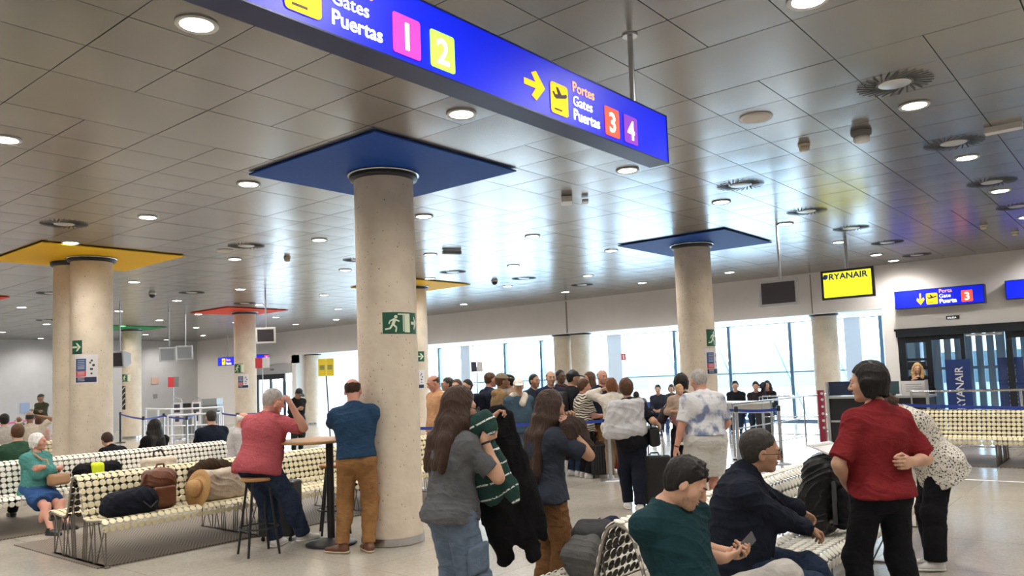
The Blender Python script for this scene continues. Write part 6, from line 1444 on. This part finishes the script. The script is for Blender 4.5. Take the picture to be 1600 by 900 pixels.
# ---- 9 man in the pink polo on the stool
pinkp = cloth('polo_pink', (.46, .10, .12), (.36, .075, .09), 60, .4)
pel9 = np.array([ST[0]+.03, ST[1]+.03, .885])
person('heavy grey haired man in a salmon pink polo shirt sitting on the bar stool', (ST[0], ST[1]), 22, H=1.76, w=1.24, lean=16, side=-2, pelvis=pel9, head=(-38, 4, 0), belly=.03, hands=(atD(432, 640, 8.3), atD(455, 633, 8.05)), elbows=(np.array([.3, .8, -.8]), np.array([.5, -.5, -1.0])), curl=(.7, .7),
       feet=(np.array([ST[0]+.30, ST[1]+.14, .0]), atZ(478, 852, 0)), knees=(np.array([.6, .3, .4]), np.array([.7, -.5, .5])), footaz=(0, -30), hair=('short', 'grey', -.002), shirt=dict(mat=pinkp, sleeve=.90, hem=-.08, loose=.03, off=.024, fold=.006, fq=18, collar=True, name='polo_shirt', vox=.009), pants=dict(mat=denim_d, off=.022, fold=.005, name='jeans', vox=.010), shoes=wshoe, vox=.0095, near=True, skin='ruddy')

# ---- 10 man in the blue polo at the column
bluep = cloth('polo_blue', (.022, .055, .11), (.018, .045, .092), 12, .45)
a10 = atZ(556, 856, 0)
def e10(P):
    S = Sdf(); t, f2, l2 = P['t'], P['f2'], P['l2']; c = P['pel']+t*.075*P['s']; S.ell(c, (.128, .176, .022), (f2, l2, t)); blob('belt', S, .009, mat('belt_brown', (.09, .035, .015), .5), P['root'])
person('bald man in a dark blue polo shirt and tan trousers leaning at the high table', (float(a10[0])-.14, float(a10[1])-.19), 42, H=1.77, w=1.06, lean=5, side=3, head=(2, 8, 0), hands=(atD(520, 668, 8.6), (.25, .05, 1.12)), elbows=(np.array([-.7, .5, -.9]), None), curl=(.6, .4),
       pelvis=(-.02, -.02, .935), feet=((.0, .15, 0), (.0, -.12, 0)), footaz=(70, 30), hair=('balding', 'darkbrown', .0), shirt=dict(mat=bluep, sleeve=.88, hem=.02, loose=.0, off=.022, fold=.0055, fq=18, collar=True, name='polo_shirt', vox=.009), pants=dict(mat=khaki, off=.010, fold=.005, top=.09, flare=.006, vox=.009), shoes=brshoe, vox=.0095, near=True, skin='ruddy', extras=e10)

# ---- 11 old woman on the second bench
tealc = cloth('cardigan_teal', (.085, .27, .25), (.07, .23, .215), 14, .7); skirtb = cloth('skirt_blue', (.035, .09, .24))
q = atY(60, 760, 11.05); lx = float(q[0])
def e11(P):
    t, f2, l2, pel, nb = P['t'], P['f2'], P['l2'], P['pel'], P['nb']; c = pel+f2*.27+t*.10+l2*.08
    S = Sdf(); S.box(c, (.06, .15, .075), (f2, unit(l2+t*.12), t), r=.045); blob('handbag', S, .008, mat('tan_leather', (.42, .24, .13), .45, bump=(40, .2)), P['root'])
    MB().tube([c+t*.06-l2*.08, pel+t*.22+f2*.22, pel+t*.36+f2*.20-l2*.03, nb-t*.06+f2*.155-l2*.06, nb-l2*.09+f2*.05+t*.03], .013, 8).build('bag_strap', mat('tan_leather', (.42, .24, .13)), P['root'])
person('old white haired woman in a teal cardigan and blue skirt with her arms crossed', (lx, 11.05), -66, H=1.50, w=1.14, female=True, lean=-2, pelvis=np.array([lx, 11.12, .515]), head=(28, 2, 0), hands=((.17, -.10, .80), (.21, .10, .765)), elbows=((-.1, .8, -.7), (-.1, -.8, -.7)), curl=(.5, .5), handdir=(np.array([-.914, -.407, 0])-np.array([.407, -.914, 0])*.1, np.array([.914, .407, 0])-np.array([.407, -.914, 0])*.1), palm=(np.array([-.407, .914, 0]), np.array([-.407, .914, 0])),
       feet=(np.array([lx+.16, 10.50, 0.]), np.array([lx-.05, 10.52, .0])), hair=('bob', 'white', -.010), shirt=dict(mat=tealc, sleeve=1.85, hem=-.08, loose=.03, off=.024, fold=.007, name='cardigan'), pants=dict(mat=skirtb, skirt=.78, off=.02, end=.30, name='skirt'), shoes=bshoe, vox=.010, near=True, skin='ruddy', belly=.02, extras=e11)

# ---- the others on the left
def sit_back(px, lab, Y=12.15, hair=('short', 'darkbrown'), col=(.02, .02, .025), az=90, **k):
    q = atY(px, 700, Y); x = float(q[0]); H = k.pop('H', 1.72); c = k.pop('c', None) or cloth('c_%d' % px, col)
    return person(lab, (x, Y), az, H=H, pelvis=np.array([x, Y-.05, .545]), lean=k.pop('lean', 0), feet=((.50, .12, 0), (.50, -.12, 0)), hair=hair, shirt=dict(mat=c, sleeve=k.pop('sl', 1.9), hem=-.08, loose=.02, off=.024), pants=dict(mat=k.pop('pm', blackt)), shoes=bshoe, vox=.012, hands=k.pop('hands', ((.35, .1, .62), (.35, -.1, .62))), **k)
sit_back(26, 'seated man with short brown hair in a dark green shirt, seen from behind', col=(.03, .075, .045), hair=('short', 'brown', -.006), w=1.12, sl=.8, H=1.66)
sit_back(240, 'seated person in a black hooded top behind the second bench', col=(.008, .008, .009), hair=('long', 'black', .006, .26), female=True, H=1.52, w=1.08)
sit_back(329, 'seated broad man in a navy top with short grey-brown hair, seen from behind', col=(.010, .014, .026), hair=('short', 'saltpepper', -.008), w=1.30, H=1.72, Y=12.2)
q = atY(371, 690, 11.1); x18 = float(q[0]); person('seated white haired man in a pale checked shirt, half hidden by the pink shirt man', (x18, 11.1), -40, H=1.68, w=1.05, pelvis=np.array([x18, 11.14, .54]), lean=6, head=(0, 10, 0), feet=((.45, .12, 0), (.45, -.12, 0)), hands=((.3, .1, .62), (.3, -.1, .62)), hair=('balding', 'white', .0), shirt=dict(mat=cloth('shirt_pale', (.50, .48, .48), (.42, .40, .42), 40), sleeve=1.8, hem=-.08, loose=.02), pants=dict(mat=blackt), shoes=bshoe, vox=.0115, skin='ruddy')
def at_(px, D): return P2(px, D, 650)
q = at_(47, 16.4); person('seated bald man in a cream shirt with one hand behind his head', (q[0], q[1]), 70, H=1.72, w=1.1, pelvis=np.array([q[0], q[1], .56]), hair=('balding', 'saltpepper', 0.), feet=((.5, .12, 0), (.5, -.12, 0)), hands=((.05, .12, 1.10), (.05, -.14, 1.26)), elbows=(None, (0, -1., .3)), shirt=dict(mat=cloth('cream_shirt', (.62, .54, .44)), sleeve=.8, hem=-.08), pants=dict(mat=blackt), shoes=bshoe, vox=.014, skin='brown')
q = at_(7, 15.6); person('black haired person seated at the left edge of the picture', (q[0], q[1]), 80, H=1.70, pelvis=np.array([q[0], q[1], .56]), hair=('short', 'black', .004), feet=((.5, .12, 0), (.5, -.12, 0)), shirt=dict(mat=cloth('grey_left', (.45, .42, .38)), sleeve=1.8, hem=-.08), pants=dict(mat=blackt), shoes=bshoe, vox=.014)
q = at_(62, 17.2); person('seated person in a pink patterned top partly hidden by the old woman', (q[0], q[1]), 60, H=1.55, female=True, pelvis=np.array([q[0], q[1], .52]), hair=('bob', 'brown', 0.), feet=((.5, .12, 0), (.5, -.12, 0)), shirt=dict(mat=cloth('pink_pattern', (.50, .30, .26), (.62, .45, .38), 30), sleeve=1.5, hem=-.08), pants=dict(mat=blackt), shoes=bshoe, vox=.015)
q = at_(188, 12.6); person('person in black crouched low beside the foot of the twin column', (q[0], q[1]), 100, H=1.60, pelvis=np.array([q[0], q[1], .40]), lean=30, hair=('short', 'darkbrown', 0.), feet=((.3, .12, 0), (.3, -.12, 0)), shirt=dict(mat=blackc, sleeve=1.9, hem=-.08), pants=dict(mat=blackt), shoes=bshoe, vox=.014)
q = P2(65, 27.0, 640); P = person('guard in olive and black standing with crossed arms at the left wall', q, -150, H=1.72, w=1.1, head=(-30, 0, 0), hair=('none', 'black'), hands=((.22, -.12, 1.18), (.24, .12, 1.14)), elbows=((.0, .6, -.6), (.0, -.6, -.6)), shirt=dict(mat=cloth('olive', (.05, .05, .03)), sleeve=1.9, hem=-.08), pants=dict(mat=blackt), shoes=bshoe, vox=.018, skin='brown'); cap_hat(P, black, brim=False, name='beret')
q = P2(463, 20.0, 640); P = person('standing man in a dark cap and dark jacket looking down at his hands', q, -100, H=1.64, w=1.15, lean=6, head=(10, 30, 0), hair=('short', 'black', -.006), hands=((.30, .0, 1.10), (.32, -.10, 1.10)), shirt=dict(mat=cloth('dark_jacket', (.02, .022, .022)), sleeve=1.8, hem=-.12, loose=.05), pants=dict(mat=cloth('dark_green', (.02, .03, .025))), shoes=bshoe, vox=.016, skin='tan'); cap_hat(P, black)
q = P2(560, 12.6, 640); person('dark haired woman glimpsed between the bald man and the nearest column', q, 200, H=1.62, female=True, head=(0, 5, 0), hair=('bob', 'black', 0.), shirt=dict(mat=blackc, sleeve=1.8, hem=-.08), pants=dict(mat=blackt), shoes=bshoe, vox=.015)

# ---- the queue in front of the windows
def q_(px, D, H, lab, az, hair, col, pm=None, cap=None, extras=None, py=640, **k):
    b_ = P2(px, D, py); sl = k.pop('sl', 1.9); c = k.pop('c', None) or cloth('queue_%d' % px, col)
    P = person(lab, b_, az, H=H, hair=hair, shirt=dict(mat=c, sleeve=sl, hem=k.pop('hem', -.10), loose=k.pop('loose', .035), off=.026, vox=.0125), pants=dict(mat=pm or denim_d), shoes=k.pop('shoes', wshoe), vox=k.pop('vox', .013), extras=extras, **k)
    if cap is not None: cap_hat(P, cap)
    return P
def backpack(m, col=None):
    def f(P):
        S = Sdf(); t, f2, l2 = P['t'], P['f2'], P['l2']; S.box(P['pel']+t*.26-f2*.22, (.09, .15, .22), (f2, l2, t), r=.07); blob('backpack', S, .013, m, P['root'])
        for s_ in (-1, 1): MB().tube([P['nb']+l2*.09*s_-f2*.09, P['nb']+l2*.10*s_+f2*.06-t*.02, P['pel']+t*.24+l2*.13*s_+f2*.13, P['pel']+t*.12+l2*.17*s_-f2*.08], .018, 6).build('strap', m, P['root'])
    return f
q_(684, 13.0, 1.8, 'bald man in an orange top at the left end of the queue', 165, ('balding', 'brown', 0.), (.60, .33, .18), skin='ruddy', w=1.1, head=(0, 20, 0))
q_(703, 14.3, 1.74, 'man behind the bald man at the left end of the queue', 150, ('short', 'saltpepper', -.004), (.30, .18, .12), skin='tan')
q_(716, 13.5, 1.7, 'short haired person in black just above the wavy haired woman', 200, ('short', 'brown', 0.), (.05, .06, .07))
q_(733, 14.0, 1.69, 'woman with her dark hair tied back in a black jacket in the queue', 175, ('bun', 'black', -.006), (.014, .014, .018), female=True, pm=blackt)
q_(765, 13.8, 1.80, 'man with a navy backpack in the queue, seen from the side', -20, ('crop', 'brown', 0.), (.018, .024, .045), extras=backpack(navyc), skin='ruddy', head=(-10, 5, 0))
q_(783, 13.2, 1.76, 'man in a tan hooded jacket and a khaki cap in the queue', -35, ('crop', 'brown', 0.), (.26, .17, .085), cap=cloth('cap_khaki', (.24, .20, .14)), w=1.1, skin='brown', c=cloth('tan_hoodie', (.26, .17, .085)), extras=lambda P: blob('hood', Sdf().ell(P['nb']-P['f2']*.08-P['t']*.01, (.08, .13, .08), (P['f2'], P['l2'], P['t'])), .013, cloth('tan_hoodie', (.26, .17, .085)), P['root']))
q_(799, 14.5, 1.74, 'dark haired person between the tan hood and the white cap', 140, ('tousle', 'black', 0.), (.32, .24, .18), skin='tan')
q_(811, 13.0, 1.66, 'man in a denim jacket with a fleece collar and a white cap', -118, ('crop', 'blonde', 0.), (.06, .10, .14), cap=mat('cap_white', (.75, .70, .62), .7), w=1.16, belly=.04, pm=denim, head=(-20, 5, 0), extras=lambda P: (blob('fleece_collar', Sdf().cap(P['nb']+P['l2']*.095+P['t']*.02, P['nb']-P['l2']*.095+P['t']*.02, .070).cap(P['nb']+P['l2']*.08+P['f2']*.06, P['nb']+P['f2']*.14-P['t']*.10, .06, .06), .011, mat('fleece_cream', (.66, .60, .50), .9, bump=(90, .8)), P['root'])))
q_(835, 14.1, 1.74, 'man in a dark top in the middle of the queue behind the denim jacket', -100, ('crop', 'black', 0.), (.02, .028, .045), skin='tan', pm=blackt, w=1.1)
q_(862, 13.5, 1.79, 'bald man in a navy suit jacket and pale blue shirt facing the camera', -125, ('balding', 'brown', -.002), (.018, .024, .05), w=1.12, c=cloth('suit_navy', (.018, .024, .05)), pm=navyc, head=(-6, 0, 0), extras=lambda P: blob('shirt_front', Sdf().ell(P['pel']+P['t']*.36+P['f2']*.085, (.075, .050, .17), (P['f2'], P['l2'], P['t'])).cut(P['nb']+P['t']*.03, P['t']), .011, mat('shirt_pale_blue', (.45, .55, .68), .7), P['root']))
q_(877, 14.9, 1.8, 'dark skinned man behind the bald man in the navy suit jacket', -110, ('crop', 'black', 0.), (.05, .02, .03), skin='dark')
q_(894, 13.3, 1.77, 'tattooed man in a black T-shirt and dark cap with a black bag', -20, ('crop', 'black', 0.), (.016, .018, .024), cap=black, skin='tan', sl=.75, w=1.08, pm=denim_d, hands=(None, (.10, -.24, .80)), extras=backpack(black), head=(-25, 5, 0))
def zebra():
    m = bpy.data.materials.new('blouse_zebra'); m.use_nodes = True; n = m.node_tree; b = n.nodes['Principled BSDF']; t = n.nodes.new('ShaderNodeTexCoord'); w = n.nodes.new('ShaderNodeTexWave'); w.bands_direction = 'Z'; w.inputs['Scale'].default_value = 8; w.inputs['Distortion'].default_value = 9; w.inputs['Detail'].default_value = 1.5; w.inputs['Detail Scale'].default_value = .8
    n.links.new(t.outputs['Object'], w.inputs['Vector']); r = n.nodes.new('ShaderNodeValToRGB'); r.color_ramp.elements[0].position = .42; r.color_ramp.elements[1].position = .5; r.color_ramp.elements[0].color = (.04, .035, .03, 1); r.color_ramp.elements[1].color = (.66, .60, .50, 1); n.links.new(w.outputs['Fac'], r.inputs[0]); n.links.new(r.outputs[0], b.inputs['Base Color']); b.inputs['Roughness'].default_value = .85; return m
q_(911, 13.0, 1.62, 'woman with short brown hair in a zebra striped blouse holding a suitcase', -30, ('short', 'brown', .006), (.5, .5, .5), c=zebra(), female=True, w=1.12, sl=.85, pm=blackt, skin='ruddy', head=(-20, 5, 0), hands=((.30, .0, .98), (.30, -.12, 1.0)))
q_(925, 14.5, 1.74, 'long brown haired woman in white behind the zebra blouse', 150, ('long', 'brown', 0., .25), (.70, .68, .66), female=True)
q_(942, 13.5, 1.77, 'bald bearded man in a dark navy hooded jacket at the right end of the queue', -118, ('balding', 'brown', -.004), (.020, .026, .045), beard='brown', w=1.15, skin='ruddy', pm=khaki, extras=lambda P: blob('hood', Sdf().ell(P['nb']-P['f2']*.02-P['t']*.02, (.12, .16, .06), (P['f2'], P['l2'], P['t'])), .013, cloth('hood_slate', (.05, .06, .08)), P['root']))
q_(958, 12.6, 1.62, 'woman in a cream knit with raised hands beside the white vest woman', 20, ('bob', 'reddish', 0.), (.66, .61, .54), female=True, sl=1.85, hands=((.10, .16, 1.44), (.12, -.06, 1.48)), elbows=((.1, 1., .1), (.3, -.4, -.8)), head=(60, 10, 0), pm=cloth('trouser_tan', (.30, .22, .15)))

# ---- people seated by the window
def win(i, lab, hair, col, az=200, female=False, lean=6, **k):
    x, y = SEATS[i]; f = np.array([math.cos(math.radians(az)), math.sin(math.radians(az)), 0])
    return person(lab, (x, y), az, H=k.pop('H', 1.68), female=female, pelvis=np.array([x, y, .555]), lean=lean, feet=((.42, .10, 0), (.42, -.10, 0)), hands=k.pop('hands', ((.34, .08, .66), (.34, -.08, .66))), hair=hair, shirt=dict(mat=cloth('win_%d' % i, col), sleeve=1.8, hem=-.08), pants=dict(mat=k.pop('pm', denim_d)), shoes=bshoe, vox=.017, **k)
win(0, 'hunched person in a grey top seated by the window, head down', ('short', 'black', 0.), (.20, .21, .23), lean=28, head=(0, 40, 0))
win(1, 'dark haired man in a dark top seated by the window beside a woman', ('short', 'black', 0.), (.03, .035, .05))
win(2, 'woman with brown hair seated by the window beside a dark haired man', ('bob', 'brown', 0.), (.05, .045, .05), female=True, H=1.62)
win(3, 'person with black hair seated alone behind the white table', ('short', 'black', .004), (.015, .017, .022), H=1.74)
win(4, 'person in black seated by the window with one hand to the face', ('short', 'black', .004), (.03, .025, .03), hands=((.20, .06, 1.18), (.34, -.08, .66)))
win(5, 'long haired person in black seated right of the pair by the window', ('long', 'darkbrown', .0, .36), (.02, .02, .022), female=True, az=190)
b_ = P2(1068, 10.4, 640); person('dark haired woman carrying a small child behind the tie-dye shirt man', b_, 60, H=1.66, female=True, hair=('bob', 'black', 0.), head=(-10, 5, 0), hands=((.25, .12, 1.20), (.28, -.05, 1.10)), shirt=dict(mat=cloth('carrier', (.04, .03, .035)), sleeve=1.8, hem=-.08), pants=dict(mat=blackt), shoes=bshoe, vox=.014)
b_ = P2(1061, 10.3, 610); person('small child in a beige top carried on the arm of the dark haired woman', (b_[0], b_[1], .62), 230, H=.95, w=1.2, hair=('short', 'blonde', 0.), hands=((.1, .1, .55), (.1, -.1, .55)), feet=((.12, .06, .12), (.12, -.06, .12)), pelvis=(0, 0, .45), shirt=dict(mat=cloth('child_beige', (.45, .33, .26)), sleeve=1.5, hem=-.05), pants=dict(mat=cloth('child_pants', (.25, .12, .12))), shoes=wshoe, vox=.010)
b_ = P2(1437, 17.8, 620); person('blonde gate agent standing behind the gate desk', b_, 190, H=1.66, female=True, hair=('wavy', 'blonde', 0., .25), head=(0, 5, 0), hands=((.30, .15, 1.10), (.25, -.08, 1.30)), shirt=dict(mat=blackc, sleeve=1.8, hem=-.08), pants=dict(mat=blackt), shoes=bshoe, vox=.014)
